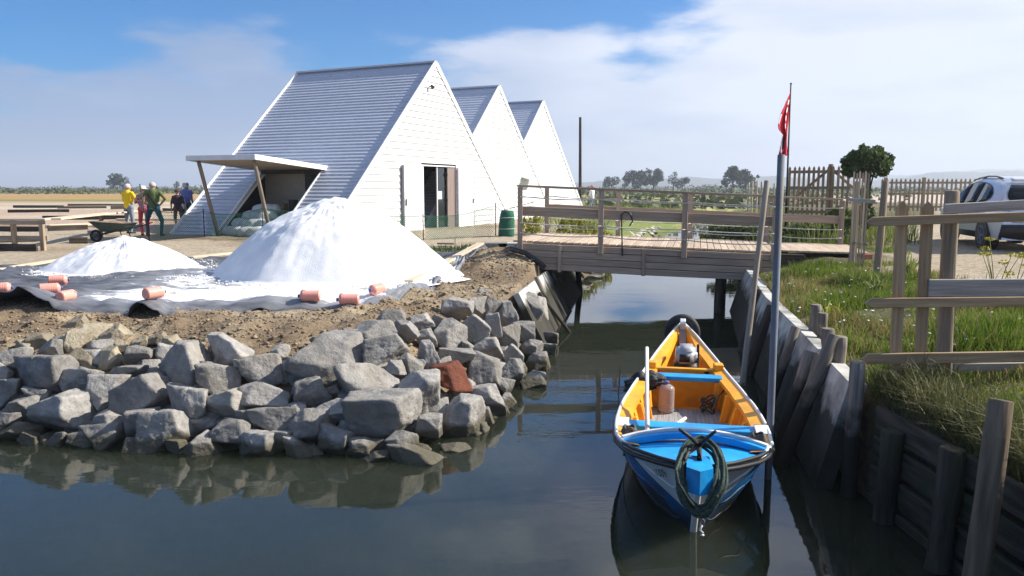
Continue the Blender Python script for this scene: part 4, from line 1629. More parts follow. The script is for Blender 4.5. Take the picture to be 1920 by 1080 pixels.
# ================================================================== PICKET FENCES BEHIND
def picket_fence(label, p0, p1, hgt, pitch, w, rails, posts=(), brace=False, m=wood_brown):
    p0, p1 = Vector(p0), Vector(p1)
    f = thing('picket_fence', label, 'fence', (p0 + p1) / 2, 0, 'picket fences round the yard')
    L = (p1 - p0).length
    d = (p1 - p0).normalized()
    nrm = V(d.y, -d.x, 0)
    n_ = int(L / pitch)
    rr = random.Random(int(L * 10))
    for i in range(n_ + 1):
        p = p0 + d * (i * pitch)
        picket(f, 'picket', p, p + V(rr.uniform(-.015, .015), 0, hgt), w, .022, m, nrm, .07)
    for z in rails:
        beam('rail', p0 + V(0, 0, z) - nrm * .03, p1 + V(0, 0, z) - nrm * .03, .035, .09, m, f)
    for t_ in posts:
        p = p0.lerp(p1, t_)
        beam('post', p - nrm * .1 - V(0, 0, .3), p - nrm * .1 + V(0, 0, hgt + .05), .13, .10, m, f, up=nrm)
    if brace:
        c = p0.lerp(p1, .66)
        for s in (-1, 1):
            beam('brace', c + V(0, 0, hgt * .96) - nrm * .07, c + d * s * 1.0 + V(0, 0, hgt * .5) - nrm * .07, .04, .08, m, f)
    return f


a, b = D(1478, 400, 25), D(1592, 400, 24)
picket_fence('tall picket fence with gate braces behind the flag and rushes', V(a.x, 25, 1.25), V(b.x, 24, 1.25), 1.93, .145, .075, (.5, 1.25, 1.75), (.66,), True)
a, b = D(1652, 390, 34), D(2030, 390, 34)
picket_fence('long low picket fence across the far side of the gravel yard', V(a.x, 34, 1.5), V(b.x, 34, 1.5), 1.4, .2, .085, (.18, .75, 1.22), (.02, .21, .5, .8), m=mat('far_fence_timber', (.27, .20, .135), (.40, .31, .21), .8, 3, WS, vary=.15))
# thin stakes of an old fence in the rushes
for i, (px, t_, dy) in enumerate(((1404, 343, 30), (1411, 340, 30.5), (1420, 339, 30), (1428, 341, 31), (1441, 340, 31), (1452, 344, 31.5))):
    P = D(px, t_, dy)
    tag(log('rush_stake', V(P.x, dy, 1.0), P, .04, .035, wood_pale, None, 8, seed=i), 'thin pale stake in the rushes, %s from the left of six' % ('first', 'second', 'third', 'fourth', 'fifth', 'last')[i], 'stake', 'thin stakes among the rushes')

# ================================================================== FLAG
def cloth_trans(name, c1, c2):
    m = mat(name, c1, c2, .8, 6)
    t = m.node_tree
    p = t.nodes['Principled BSDF']
    tl = t.nodes.new('ShaderNodeBsdfTranslucent')
    t.links.new(p.inputs['Base Color'].links[0].from_socket, tl.inputs['Color'])
    ms = t.nodes.new('ShaderNodeMixShader')
    ms.inputs[0].default_value = .35
    t.links.new(p.outputs[0], ms.inputs[1])
    t.links.new(tl.outputs[0], ms.inputs[2])
    t.links.new(ms.outputs[0], t.nodes['Material Output'].inputs[0])
    return m


fl = thing('flagpole', 'thin dark flagpole behind the tall picket fence', 'flagpole', (D(1483, 400, 24).x, 24, 1.2))
pt_ = D(1483, 158, 24)
tube('mast', [V(pt_.x + .03, 24, .9), V(pt_.x, 24, pt_.z)], [.035, .022], iron, fl, 8)
tube('finial', [pt_ + V(0, 0, .0), pt_ + V(0, 0, .04)], [.035, .03], iron, fl, 8)
red_m = cloth_trans('red_flag_cloth', (.62, .02, .05), (.75, .04, .08))
fg = tag(bpy.data.objects.new('flag', None), 'limp red flag with white and black print', 'flag')
# a limp flag: rows from top to bottom, each a folded strip hanging from the mast
rows = 40
cols = 18
vs_, fs = [], []
for i in range(rows + 1):
    v_ = i / rows
    py = 172 + v_ * 120
    # left and right outlines read from the photograph
    xl = np.interp(py, [172, 200, 215, 235, 243, 253, 262, 288, 292], [1482, 1471, 1464, 1458.5, 1459, 1467, 1464, 1460, 1461])
    xr = np.interp(py, [172, 200, 240, 270, 292], [1483, 1481, 1478, 1476, 1477])
    for j in range(cols + 1):
        u_ = j / cols
        yy_ = 24 - 1.1 * (xr - xl) * u_ * 24 / FPX + .07 * math.sin(u_ * 11 + v_ * 2.5) * min(1, v_ * 3) + .05 * math.sin(u_ * 23 + v_ * 5) * v_
        q_ = D(xr + (xl - xr) * u_, py, yy_)
        q_.x += .02 * math.sin(u_ * 9 + v_ * 7)
        vs_.append(q_)
for i in range(rows):
    for j in range(cols):
        k = i * (cols + 1) + j
        fs.append([k, k + 1, k + cols + 2, k + cols + 1])
bpy.data.objects.remove(fg)
fg = wobj('flag', vs_, fs, red_m, None, True)
fg.data.materials.append(mat('flag_white_print', (.8, .74, .76), rough=.8))
fg.data.materials.append(mat('flag_black_print', (.03, .02, .025), rough=.8))
tag(fg, 'limp red flag with white and black print', 'flag')
for p_ in fg.data.polygons:
    i, j = divmod(p_.index, cols)
    v_, u_ = i / rows, j / cols
    if .12 < v_ < .56 and .22 < u_ < .36 and (i % 5) < 3:
        p_.material_index = 1
    if .34 < v_ < .5 and u_ > .80:
        p_.material_index = 1
    if .68 < v_ < .88 and .42 < u_ < .66:
        p_.material_index = 2
    if .7 < v_ < .93 and u_ >= .66 and (i + j) % 3:
        p_.material_index = 1
    if .88 < v_ < .95 and .35 < u_ < .7 and (i + j) % 2:
        p_.material_index = 1
md = fg.modifiers.new('thickness', 'SOLIDIFY')
md.thickness = .004

# ================================================================== GREEN NET FENCE
nfz = thing('net_fence', 'sagging green plastic net fence in front of the huts', 'fence', (-7, 24.6, .85), 0)
npts = [V(-11.05, 23.7, 0), V(-10.1, 25.5, 0), V(-7.75, 24.2, 0), V(-5.0, 22.8, 0), V(-2.8, 24.5, 0), V(-.55, 26.2, 0)]
ntop = [.98, .80, .95, .95, .72, .98]
mbn = MB()
ropev = []
for i in range(len(npts) - 1):
    a, b = npts[i], npts[i + 1]
    L = (b - a).length
    d = (b - a).normalized()

    def top_(s):
        t_ = s / L
        return ntop[i] * (1 - t_) + ntop[i + 1] * t_ - .10 * 4 * t_ * (1 - t_)
    cell = .085
    s = -1.0
    while s < L:
        # diagonal strands both ways
        for dr_ in (1, -1):
            s0, s1 = (s, s + 1.0) if dr_ == 1 else (s + 1.0, s)
            z0, z1 = 0.0, 1.0
            pts_ = []
            for q_ in np.linspace(0, 1, 6):
                ss, zz_ = s0 + (s1 - s0) * q_, z0 + (z1 - z0) * q_
                if 0 <= ss <= L:
                    pts_.append((ss, zz_))
            if len(pts_) >= 2:
                w3 = []
                for ss, zz_ in pts_:
                    P = a + d * ss
                    w3.append(V(P.x, P.y, gz(P.x, P.y) + .02 + zz_ * top_(ss)))
                mbn.tube(w3, .0055, 3)
        s += cell
    rp_ = []
    for t_ in np.linspace(0, 1, 10):
        P = a + d * (L * t_)
        rp_.append(V(P.x, P.y, gz(P.x, P.y) + .03 + top_(L * t_)))
    ropev += rp_
mbn.build('mesh_net', net_m, nfz)['kind'] = 'stuff'
tube('top_line', ropev, .010, net_m, nfz, 5)
for i, p in enumerate(npts):
    z = gz(p.x, p.y)
    lean = V(-.22, 0, 0) if i == 0 else V(0, 0, 0)
    tube('rod', [V(p.x, p.y, z - .2), V(p.x, p.y, z + ntop[i] + (.75 if i == 0 else .12)) + lean], .018, iron, nfz, 6)
tag(tube('guard_line', [V(-.55, 26.2, gz(-.55, 26.2) + .98), V(-.3, 22, 1.85), D(1000, 379, 18.8)], .010, iron, None, 5), 'dark line stretched from the net fence to the footbridge rail', 'rope')
rl = thing('net_roll', 'upright roll of dark green netting tied with white string beside the huts', 'net roll', (-.2, 26.0, .9))
zr_ = gz(-.2, 26.0)
vs_ = [V(-.2 + .0, 26.0, zr_ + z) for z in np.linspace(-.05, .86, 8)]
tube('rolled_net', [v + V(.05 * i / 7, 0, 0) for i, v in enumerate(vs_)], [.26, .27, .265, .27, .26, .25, .235, .20], mat('rolled_green_net', (.008, .07, .045), (.02, .15, .09), .8, 30, bump=.6, bscale=60), rl, 18)
for z in (.25, .62):
    tube('string', [V(-.2 + .02 + .275 * math.cos(k * .45), 26.0 + .275 * math.sin(k * .45), zr_ + z) for k in range(14)], .010, rope_pale, rl, 5, True)

# ================================================================== SALT PAN TIMBERS (left)
tr1 = thing('timber_walkway', 'pale raised timber walkway on posts along the salt pans at far left', 'walkway', (-13.5, 21, .85))


def L3(px, py, y):
    return D(px, py, y)


pa, pb, pc = D(-80, 414, 20.5), D(84, 408, 20.5), D(240, 396, 30)
beam('top_plank', V(pa.x, 20.5, 1.68), V(pb.x + .1, 20.5, 1.68), .34, .05, wood_pale, tr1)
beam('top_plank', V(pb.x + .12, 20.6, 1.68), V(-14.6, 31, 1.63), .45, .05, wood_pale, tr1)
beam('edge_board', V(pa.x, 20.36, 1.6), V(pb.x + .1, 20.36, 1.6), .03, .10, wood_grey, tr1)
for px in (27, 80, -40):
    x = D(px, 460, 20.4).x
    beam('post', V(x, 20.42, .7), V(x, 20.42, 1.65), .11, .10, wood_post, tr1, up=(0, 1, 0))
beam('post', V(-13.4, 25.4, .7), V(-13.4, 25.4, 1.62), .11, .11, wood_grey, tr1, up=(0, 1, 0))
beam('lower_rail', V(pa.x, 20.48, 1.18), V(pb.x + .05, 20.48, 1.18), .04, .13, wood_grey, tr1)
pans = [((0, 452), (80, 452), 'pale'), ((85, 431), (190, 425), 'pale'), ((90, 437), (165, 434), 'dark'), ((80, 414), (240, 413), 'dark'), ((15, 400), (130, 400), 'dark'),
        ((25, 391), (120, 391), 'dark'), ((108, 393), (200, 392), 'dark'), ((127, 388), (235, 387), 'dark'), ((208, 394), (250, 393), 'dark'), ((208, 389), (250, 388), 'dark'),
        ((0, 425), (80, 424), 'pale'), ((170, 441), (235, 438), 'pale'), ((300, 407), (345, 406), 'pale'), ((305, 398), (345, 398), 'dark'), ((220, 417), (345, 416), 'pale'), ((0, 437), (75, 438), 'dark'), ((130, 459), (165, 458), 'dark'), ((0, 470), (70, 472), 'dark')]
wordy = ['nearest', 'second', 'third', 'fourth', 'fifth', 'sixth', 'seventh', 'eighth', 'ninth', 'tenth', 'eleventh', 'twelfth', 'thirteenth', 'fourteenth', 'fifteenth', 'sixteenth', 'seventeenth', 'eighteenth']
for i, (a, b, kd) in enumerate(pans):
    p, q_ = G(*a, .85), G(*b, .85)
    p.z, q_.z = gz(p.x, p.y) + .06, gz(q_.x, q_.y) + .06
    o = beam('salt_pan_board', p, q_, .06 if kd == 'dark' else .5, .26 if kd == 'dark' else .10, wood_dark if kd == 'dark' else wood_pale)
    order = sorted(range(len(pans)), key=lambda k: -pans[k][0][1]).index(i)
    tag(o, f'low {kd} board edging a salt pan, {wordy[order]} in depth from the camera', 'board', 'boards edging the salt pans')

# wheelbarrow
wb = thing('wheelbarrow', 'dark green wheelbarrow standing behind the small salt heap', 'wheelbarrow', G(215, 455, .85))
gzb = gz(*G(215, 455, .85)[:2])
wy = G(215, 455, .85).y
x0 = G(215, 455, .85).x
bar_m = mat('green_barrow_paint', (.02, .045, .04), (.045, .075, .065), .5, 6)
e = [V(x0 - .62, wy - .25, gzb + .62), V(x0 + .55, wy - .36, gzb + .56), V(x0 + .55, wy + .36, gzb + .56), V(x0 - .62, wy + .25, gzb + .62),
     V(x0 - .3, wy - .16, gzb + .32), V(x0 + .35, wy - .22, gzb + .32), V(x0 + .35, wy + .22, gzb + .32), V(x0 - .3, wy + .16, gzb + .32)]
tray = wobj('tray', e, [[7, 6, 5, 4], [0, 4, 5, 1], [1, 5, 6, 2], [2, 6, 7, 3], [3, 7, 4, 0]], bar_m, wb)
tray.modifiers.new('t', 'SOLIDIFY').thickness = .02
tube('rim', e[:4], .014, iron, wb, 6, True)
wh = tube('wheel', [V(x0 - .55 + .15 * math.cos(a_), wy, gzb + .19 + .15 * math.sin(a_)) for a_ in np.linspace(0, 6.283, 20, endpoint=False)], .042, rubber, wb, 8, True)
tube('hub', [V(x0 - .55, wy - .06, gzb + .19), V(x0 - .55, wy + .06, gzb + .19)], .09, steel_grey, wh, 12)
for s in (-1, 1):
    tube('handle', [V(x0 - .55, wy + s * .08, gzb + .19), V(x0 - .1, wy + s * .2, gzb + .30), V(x0 + .5, wy + s * .27, gzb + .42), V(x0 + 1.05, wy + s * .29, gzb + .58)], .018, iron, wb, 8)
    tube('leg', [V(x0 + .3, wy + s * .24, gzb + .36), V(x0 + .42, wy + s * .25, gzb)], .016, iron, wb, 8)
sd_ = wobj('barrow_load', [e[0] + V(.1, .05, .0), e[1] + V(-.1, .05, .02), e[2] + V(-.1, -.05, .02), e[3] + V(.1, -.05, 0), V(x0, wy, gzb + .66)], [[0, 1, 4], [1, 2, 4], [2, 3, 4], [3, 0, 4]], soil_m, wb)
# ================================================================== BOAT
blue_p = mat('blue_boat_paint', (.006, .28, .66), (.012, .36, .78), .45, 9, bump=.15, coat=.1, c3=(.03, .24, .52), scale3=5)
blue_d = mat('deep_blue_hull_paint', (.004, .12, .33), (.008, .18, .45), .5, 9, bump=.15, coat=.1, c3=(.02, .11, .25), scale3=4, tide=.17)
orange_p = mat('orange_boat_paint', (.80, .32, .010), (.91, .42, .018), .5, 7, bump=.2, coat=.05, c3=(.62, .29, .03), scale3=4)
white_p = mat('white_boat_paint', (.66, .67, .68), (.80, .80, .79), .45, 8, bump=.12, c3=(.55, .55, .53))
black_p = mat('black_rub_strip', (.012, .012, .014), rough=.55)
grey_f = mat('grey_floorboard', (.20, .20, .21), (.36, .36, .36), .8, 4, WS, .4, 8)
BA = math.atan2(1.06, 5.4)
BO = V(1.17, 4.6, 0)
BS = V(math.sin(BA), math.cos(BA), 0)
BX = V(math.cos(BA), -math.sin(BA), 0)


def BP(s, x, z):
    return BO + BS * s + BX * x + V(0, 0, z)


def sm_interp(s, xs, ys):
    s = np.asarray(s, float)
    return sum(np.interp(s + d, xs, ys) for d in (-.16, -.08, 0, .08, .16)) / 5


SS = np.concatenate([np.linspace(.30, 1.4, 22), np.linspace(1.5, 5.0, 30), np.linspace(5.06, 5.5, 8)])
g_ = np.interp(SS, [.30, .36, .45, .6, .78, .95, 1.15, 1.4, 1.7, 2.0, 2.4, 2.75, 3.2, 3.85, 4.3, 4.7, 5.1, 5.35, 5.5], [.03, .085, .155, .26, .37, .465, .545, .61, .635, .645, .635, .61, .555, .45, .365, .28, .17, .09, .035])
zg_ = np.interp(SS, [.30, .6, .95, 1.4, 2.0, 3.0, 3.85, 4.7, 5.5], [.68, .62, .56, .505, .465, .45, .485, .58, .73])
c_h = np.interp(SS, [.30, .92, .98, 1.1, 1.3, 1.7, 2.3, 2.8, 3.85, 4.7, 5.15, 5.25, 5.5], [.018, .018, .035, .085, .17, .31, .43, .45, .35, .20, .06, .018, .018])
zc_ = np.interp(SS, [.30, .95, 1.2, 4.9, 5.2, 5.5], [.62, -.12, -.16, -.16, -.10, .62])
boat = thing('rowing_boat', 'blue, white and orange wooden boat moored bow-on in the canal', 'boat', BP(2.8, 0, 0), -BA)


def hull_pt(i, v, side):
    x = g_[i] * (1 - v) + c_h[i] * v + .03 * math.sin(math.pi * v) * min(1, max(0, SS[i] - .8))
    return BP(SS[i], side * x, zg_[i] * (1 - v) + zc_[i] * v)


zb_ = np.where(SS < 1.05, np.interp(SS, [.3, .65, .9, 1.05], [.0, .17, .36, float(np.interp(1.05, SS, zg_)) - .07]), zg_ - .06)
vb = np.clip((zg_ - zb_) / (zg_ - zc_), .02, .999)
for side in (-1, 1):
    for nm, m_, va, vz in (('topside_strake', white_p, lambda i: 0.0, lambda i: vb[i]), ('hull_planking', blue_d, lambda i: vb[i], lambda i: 1.0)):
        vs_, fs = [], []
        nv = 7
        for i in range(len(SS)):
            for k in range(nv):
                v = va(i) + (vz(i) - va(i)) * k / (nv - 1)
                vs_.append(hull_pt(i, v, side))
        for i in range(len(SS) - 1):
            for k in range(nv - 1):
                q_ = [i * nv + k, i * nv + k + 1, (i + 1) * nv + k + 1, (i + 1) * nv + k]
                fs.append(q_ if side == -1 else q_[::-1])
        wobj(nm, vs_, fs, m_, boat, True)
    # pale seam line where the strakes lap
    ids = [i for i in range(len(SS)) if .45 < SS[i] < 3]
    tube('seam_moulding', [hull_pt(i, max(.0, vb[i] * .55), side) + BX * side * .004 for i in ids], .006, white_p, boat, 5)
    for vv in (.35, .68):
        ids2 = [i for i in range(len(SS)) if .85 < SS[i] < 5.1]
        tube('plank_seam', [hull_pt(i, vb[i] + (1 - vb[i]) * vv, side) + BX * side * .001 for i in ids2], .005, blue_d, boat, 5)
    # rub strip and gunwale cap
    idx = list(range(0, len(SS)))
    tube('rub_strip', [hull_pt(i, .03, side) + BX * side * .012 - V(0, 0, .022) for i in idx if SS[i] < 5.3], .017, black_p, boat, 7)
    tube('gunwale_cap', [BP(SS[i], side * (g_[i] - .008), zg_[i] + .008) for i in idx if SS[i] > 1.08], .015, white_p, boat, 8)
    tube('bow_rim', [BP(SS[i], side * (g_[i] - .004), zg_[i] + .004) for i in idx if SS[i] <= 1.14], .014, black_p, boat, 8)
    # side deck and inner side
    vs_, fs = [], []
    ids = [i for i in range(len(SS)) if SS[i] > 1.12]
    for i in ids:
        sd = .13 * min(1, g_[i] / .3)
        zf = .06
        vs_ += [BP(SS[i], side * (g_[i] - .02), zg_[i] + .004), BP(SS[i], side * max(.0, g_[i] - sd), zg_[i] - .012), BP(SS[i], side * max(0, g_[i] - sd - .005), zg_[i] - .05),
                BP(SS[i], side * max(0, (g_[i] - .05) * .8 + c_h[i] * .2), zg_[i] - .06), BP(SS[i], side * max(0, c_h[i] - .02), zf)]
    for a in range(len(ids) - 1):
        for k in range(4):
            q_ = [a * 5 + k, a * 5 + k + 1, (a + 1) * 5 + k + 1, (a + 1) * 5 + k]
            fs.append(q_ if side == 1 else q_[::-1])
    wobj('side_deck', vs_, fs, orange_p, boat)
    # frames
    for s in (1.55, 2.25, 2.75, 3.2, 3.65):
        i = int(np.argmin(abs(SS - s)))
        beam('rib', BP(s, side * (g_[i] - .14), zg_[i] - .05), BP(s, side * (c_h[i] - .06), .07), .05, .06, orange_p, boat)
    # knees and rowlock pads
    i = int(np.argmin(abs(SS - 1.85)))
    beam('rowlock_pad', BP(1.72, side * (g_[i] - .062), zg_[i] + .012), BP(1.98, side * (g_[i] - .058), zg_[i] + .008), .11, .02, white_p, boat)
    i = int(np.argmin(abs(SS - 3.95)))
    beam('knee', BP(3.93, side * (g_[i] - .07), zg_[i] + .03), BP(4.05, side * (g_[i] - .08), zg_[i] + .035), .10, .07, orange_p, boat)
# bottom inside
ids = [i for i in range(len(SS)) if SS[i] > 1.1]
vs_, fs = [], []
for i in ids:
    vs_ += [BP(SS[i], -max(0, c_h[i] - .015), .055), BP(SS[i], max(0, c_h[i] - .015), .055)]
for a in range(len(ids) - 1):
    fs.append([a * 2, a * 2 + 1, a * 2 + 3, a * 2 + 2])
wobj('bottom_boards', vs_, fs, orange_p, boat)
for k in range(5):
    x = -.36 + k * .18
    w_ = .172
    beam('floorboard', BP(2.45, x, .12), BP(3.62, x * .86, .12), w_, .025, grey_f, boat)
beam('floor_lip', BP(2.42, -.45, .10), BP(2.42, .45, .10), .03, .05, white_p, boat)
beam('floor_bearer', BP(2.05, -.42, .09), BP(2.05, .42, .09), .18, .04, mat('mustard_board', (.5, .30, .02), (.6, .38, .04), .6, 5), boat)
# bulkhead aft
i = int(np.argmin(abs(SS - 3.98)))
wobj('bulkhead', [BP(3.98, -g_[i] + .08, zg_[i] - .03), BP(3.98, g_[i] - .08, zg_[i] - .03), BP(3.98, c_h[i], .05), BP(3.98, -c_h[i], .05),
                  BP(4.02, -g_[i] + .08, zg_[i] - .03), BP(4.02, g_[i] - .08, zg_[i] - .03), BP(4.02, c_h[i], .05), BP(4.02, -c_h[i], .05)], FQ, orange_p, boat)
beam('bulkhead_ledge', BP(3.98, -g_[i] + .1, zg_[i] - .02), BP(3.98, g_[i] - .1, zg_[i] - .02), .07, .025, orange_p, boat)
# thwarts
for s, zz_ in ((1.93, .44), (3.72, .455)):
    i = int(np.argmin(abs(SS - s)))
    beam('thwart', BP(s, -(g_[i] - .09), zz_), BP(s, g_[i] - .09, zz_), .17, .045, blue_p, boat)
# foredeck
vs_, fs = [], []
nu, nv = 15, 10
for a in range(nv + 1):
    for b in range(nu + 1):
        v, u = a / nv, b / nu * 2 - 1
        s = .34 + v * (1.22 - .34)
        hw = float(np.interp(s, SS, g_)) - .022
        vs_.append(BP(s + .16 * v * (1 - u * u), u * hw, float(np.interp(s, SS, zg_)) - .035 + .02 * (1 - u * u) * v))
for a in range(nv):
    for b in range(nu):
        k = a * (nu + 1) + b
        fs.append([k, k + 1, k + nu + 2, k + nu + 1])
fd = wobj('foredeck', vs_, fs, blue_p, boat, True)
hw = float(np.interp(1.22, SS, g_)) - .02
zc0 = float(np.interp(1.22, SS, zg_))
arch = [BP(1.22 + .16 * (1 - u * u), u * hw, zc0 - .005 + .045 * (1 - u * u)) for u in np.linspace(-1, 1, 21)]
mbc = MB()
for p, q_ in zip(arch[:-1], arch[1:]):
    mbc.box(p, q_, .035, .09)
mbc.build('coaming', white_p, boat)
arch2 = [v - BS * .05 - V(0, 0, .0) for v in arch]
mbc = MB()
for p, q_ in zip(arch2[:-1], arch2[1:]):
    mbc.box(p, q_, .05, .05)
mbc.build('coaming_ledge', blue_p, boat)
# stem head
e = []
for z in (.54, .705):
    e += [BP(.16, 0, z), BP(.23, .085, z), BP(.46, .07, z), BP(.46, -.07, z), BP(.23, -.085, z)]
wobj('stem_head', e, [[4, 3, 2, 1, 0], [5, 6, 7, 8, 9]] + [[k, (k + 1) % 5, (k + 1) % 5 + 5, k + 5] for k in range(5)], blue_p, boat)
tube('stem_post', [BP(.26, 0, .62), BP(.55, 0, .33), BP(.80, 0, .05), BP(.97, 0, -.15)], .026, white_p, boat, 8)
beam('stern_post', BP(5.50, 0, .60), BP(5.36, 0, .80), .07, .10, white_p, boat)
beam('stern_post', BP(5.24, 0, -.2), BP(5.52, 0, .72), .05, .06, white_p, boat)
beam('stern_strap', BP(5.0, 0, .35), BP(5.42, 0, .70), .09, .02, mat('grey_strap', (.30, .29, .27), rough=.8), boat)
# registration number on the port bow
fc = bpy.data.curves.new('number', 'FONT')
fc.body = '1009'
fc.size = .095
fo = bpy.data.objects.new('number', fc)
COL.objects.link(fo)
bpy.context.view_layer.update()
me = bpy.data.meshes.new_from_object(fo.evaluated_get(bpy.context.evaluated_depsgraph_get()))
bpy.data.objects.remove(fo)
a_, b_2 = BP(.70, -.285, .44), BP(.50, -.16, .42)
i0, i1 = int(np.argmin(abs(SS - .76))), int(np.argmin(abs(SS - .52)))
q0, q1 = hull_pt(i0, .30, -1), hull_pt(i1, .40, -1)
ex = (q1 - q0).normalized()
upv = (hull_pt(i0, .2, -1) - hull_pt(i0, .7, -1)).normalized()
nz_ = ex.cross(upv).normalized()
uy = nz_.cross(ex)
Mn = Matrix((ex, uy, nz_)).transposed().to_4x4()
Mn.translation = q0 + nz_ * .022
me.materials.clear()
me.materials.append(black_p)
newobj('registration_number', me, None, boat, Mn)

# things in and on the boat
# anchor and rope
an_ = thing('grapnel_anchor', 'black iron grapnel anchor lying on the bow of the boat', 'anchor', BP(.5, 0, .7))
ac = D(1311, 836, 5.15)
tube('arm', [ac, D(1292, 818, 5.05), D(1274, 805, 5.0)], [.016, .014, .010], iron, an_, 8)
tube('arm', [ac, D(1325, 822, 5.05), D(1342, 808, 5.0)], [.016, .014, .010], iron, an_, 8)
tube('shank', [ac, D(1312, 862, 4.95), BP(.44, .0, .75)], .016, iron, an_, 8)
tube('arm', [ac, D(1290, 850, 4.95), D(1284, 862, 4.8)], [.014, .012, .01], iron, an_, 8)
rc = thing('rope_coil', 'coil of dark green mooring rope hung over the bow', 'rope', BP(.4, 0, .6))
topc, botc = BP(.62, .02, .735), BP(.20, .0, .42)
dirv = (topc - botc) / 2
cen = (topc + botc) / 2
rr = random.Random(5)
for k in range(15):
    w_ = rr.uniform(.10, .15)
    sc = rr.uniform(.90, 1.08)
    ph = rr.uniform(-.01, .01)
    pts = []
    for a in np.linspace(0, 2 * math.pi, 40, endpoint=False):
        p = cen + BX * (math.cos(a) * w_ + ph + .012 * math.sin(3 * a + k)) + dirv * (math.sin(a) * sc)
        # sag in front of the stem below, over the deck above
        p += -BS * .10 * (math.cos(a) ** 2) * (1 if math.sin(a) < .55 else .4) - BS * rr.uniform(.0, .012) - BS * .05 * (math.sin(a) < 0) + V(0, 0, .05 * math.cos(a) ** 2 + .03 * k / 9)
        pts.append(p)
    tube('rope_turn', pts, .0105, rope_green, rc, 7, True)
tube('rope_tail', [D(1280, 850, 4.9), D(1268, 880, 4.7), D(1272, 905, 4.6), D(1290, 935, 4.62), D(1302, 950, 4.75)], .009, rope_green, rc, 6)
tube('rope_tail', [D(1345, 930, 4.6), D(1335, 950, 4.7), D(1322, 958, 4.8)], .009, rope_green, rc, 6)
bc = thing('bow_chain', 'small white-knotted chain hanging from the ring on the stem', 'chain', BP(.6, 0, .25))
for k, (px, py) in enumerate(((1313, 955), (1316, 963), (1313, 971), (1316, 979))):
    c0 = D(px, py, 4.98 + .01 * k)
    ax_ = BX if k % 2 else BS
    tube('link', [c0 + ax_ * (.016 * math.cos(t_)) + V(0, 0, .022 * math.sin(t_)) for t_ in np.linspace(0, 6.283, 12, endpoint=False)], .005, steel_grey, bc, 6, True)
tube('knot', [D(1316, 985, 5.0), D(1312, 994, 5.0), D(1318, 999, 5.0), D(1314, 1003, 5.0), D(1320, 1004, 5.0)], .008, white_p, bc, 6)
# outboard motor
mo = thing('outboard_motor', 'grey and black outboard motor tilted in the stern of the boat', 'outboard motor', BP(4.35, 0, .4), -BA)


def rbox(name, c, sx, sy, sz, m, parent, taper=.85, seg=3, M=None):
    bm = bmesh.new()
    bmesh.ops.create_cube(bm, size=1)
    for v in bm.verts:
        k = taper if v.co.z > 0 else 1
        v.co = Vector((v.co.x * sx * k, v.co.y * sy * k, v.co.z * sz))
    bmesh.ops.bevel(bm, geom=list(bm.edges), offset=min(sx, sy, sz) * .22, segments=seg, affect='EDGES')
    me = bpy.data.meshes.new(name)
    bm.to_mesh(me)
    bm.free()
    me.materials.append(m)
    smooth(me)
    return newobj(name, me, None, parent, M if M is not None else Matrix.Translation(c))


BR = Matrix.Rotation(-BA, 4, 'Z')
mgrey = mat('motor_cowl_grey', (.30, .31, .32), (.38, .39, .40), .35, 10, coat=.3)
mblk = mat('motor_black', (.015, .015, .017), rough=.4)
mc = D(1287, 668, 8.85)
cw_ = rbox('cowl', None, .27, .34, .20, mgrey, mo, .86, 3, Matrix.Translation(mc + V(0, 0, .02)) @ BR @ Matrix.Rotation(.15, 4, 'X'))
rbox('badge', None, .12, .02, .09, mblk, cw_, .95, 2, Matrix.Translation(mc + V(-.06, -.175, .015)) @ BR)
rbox('cowl_base', None, .28, .34, .10, mblk, mo, 1.0, 2, Matrix.Translation(mc + V(0, 0, -.10)) @ BR)
beam('cowl_strap', mc + V(.09, -.18, -.1), mc + V(.12, -.05, .15), .03, .02, mblk, mo)
tube('leg', [mc + V(0, 0, -.1), mc + V(0, -.05, -.35), mc + V(0, -.05, -.42)], [.07, .05, .05], mblk, mo, 10)
tube('tiller', [mc + V(.05, -.1, -.12), mc + V(.12, -.32, -.10), mc + V(.14, -.42, -.09)], [.018, .018, .024], mblk, mo, 8)
tube('clamp', [mc + V(-.12, .0, -.2), mc + V(.14, .0, -.2)], .03, mblk, mo, 8)
# tyre fender at the stern
ft = [BP(5.60, .185 * math.cos(t_), .60 + .20 * math.sin(t_)) for t_ in np.linspace(0, 6.283, 28, endpoint=False)]
tag(tube('tyre_fender', ft, .052, rubber, None, 10, True), 'black tyre hung round the stern of the boat as fender', 'tyre')
# jug, stick, jacket, bucket, oars
clear_m = bpy.data.materials.new('clear_plastic')
clear_m.use_nodes = True
b_ = clear_m.node_tree.nodes['Principled BSDF']
b_.inputs['Base Color'].default_value = (.92, .88, .84, 1)
b_.inputs['Roughness'].default_value = .12
b_.inputs['Transmission Weight'].default_value = .75
b_.inputs['IOR'].default_value = 1.2
jg = thing('plastic_bottle', 'clear ribbed plastic bottle standing behind the floorboards in the boat', 'bottle', BP(3.5, -.22, .14))
me = jug_me.copy()
me.materials[0] = clear_m
P = BP(3.45, -.20, .135)
newobj('bottle_body', me, None, jg, Matrix.Translation(P + V(0, 0, .17)) @ Matrix.Rotation(-math.pi / 2, 4, 'Y'))
newobj('cap', cap_me, None, jg, Matrix.Translation(P + V(0, 0, .17)) @ Matrix.Rotation(-math.pi / 2, 4, 'Y'))
tag(tube('boat_hook', [D(1214, 830, 6.0), D(1213, 740, 7.0), D(1213, 652, 7.7)], [.020, .019, .017], white_p, None, 10), 'white pole propped upright through the left side of the boat', 'pole')
tag(tube('oar_handle', [D(1245, 812, 6.35), D(1285, 784, 6.9)], .016, white_p, None, 8), 'short white stick lying across the bottom of the boat', 'stick')
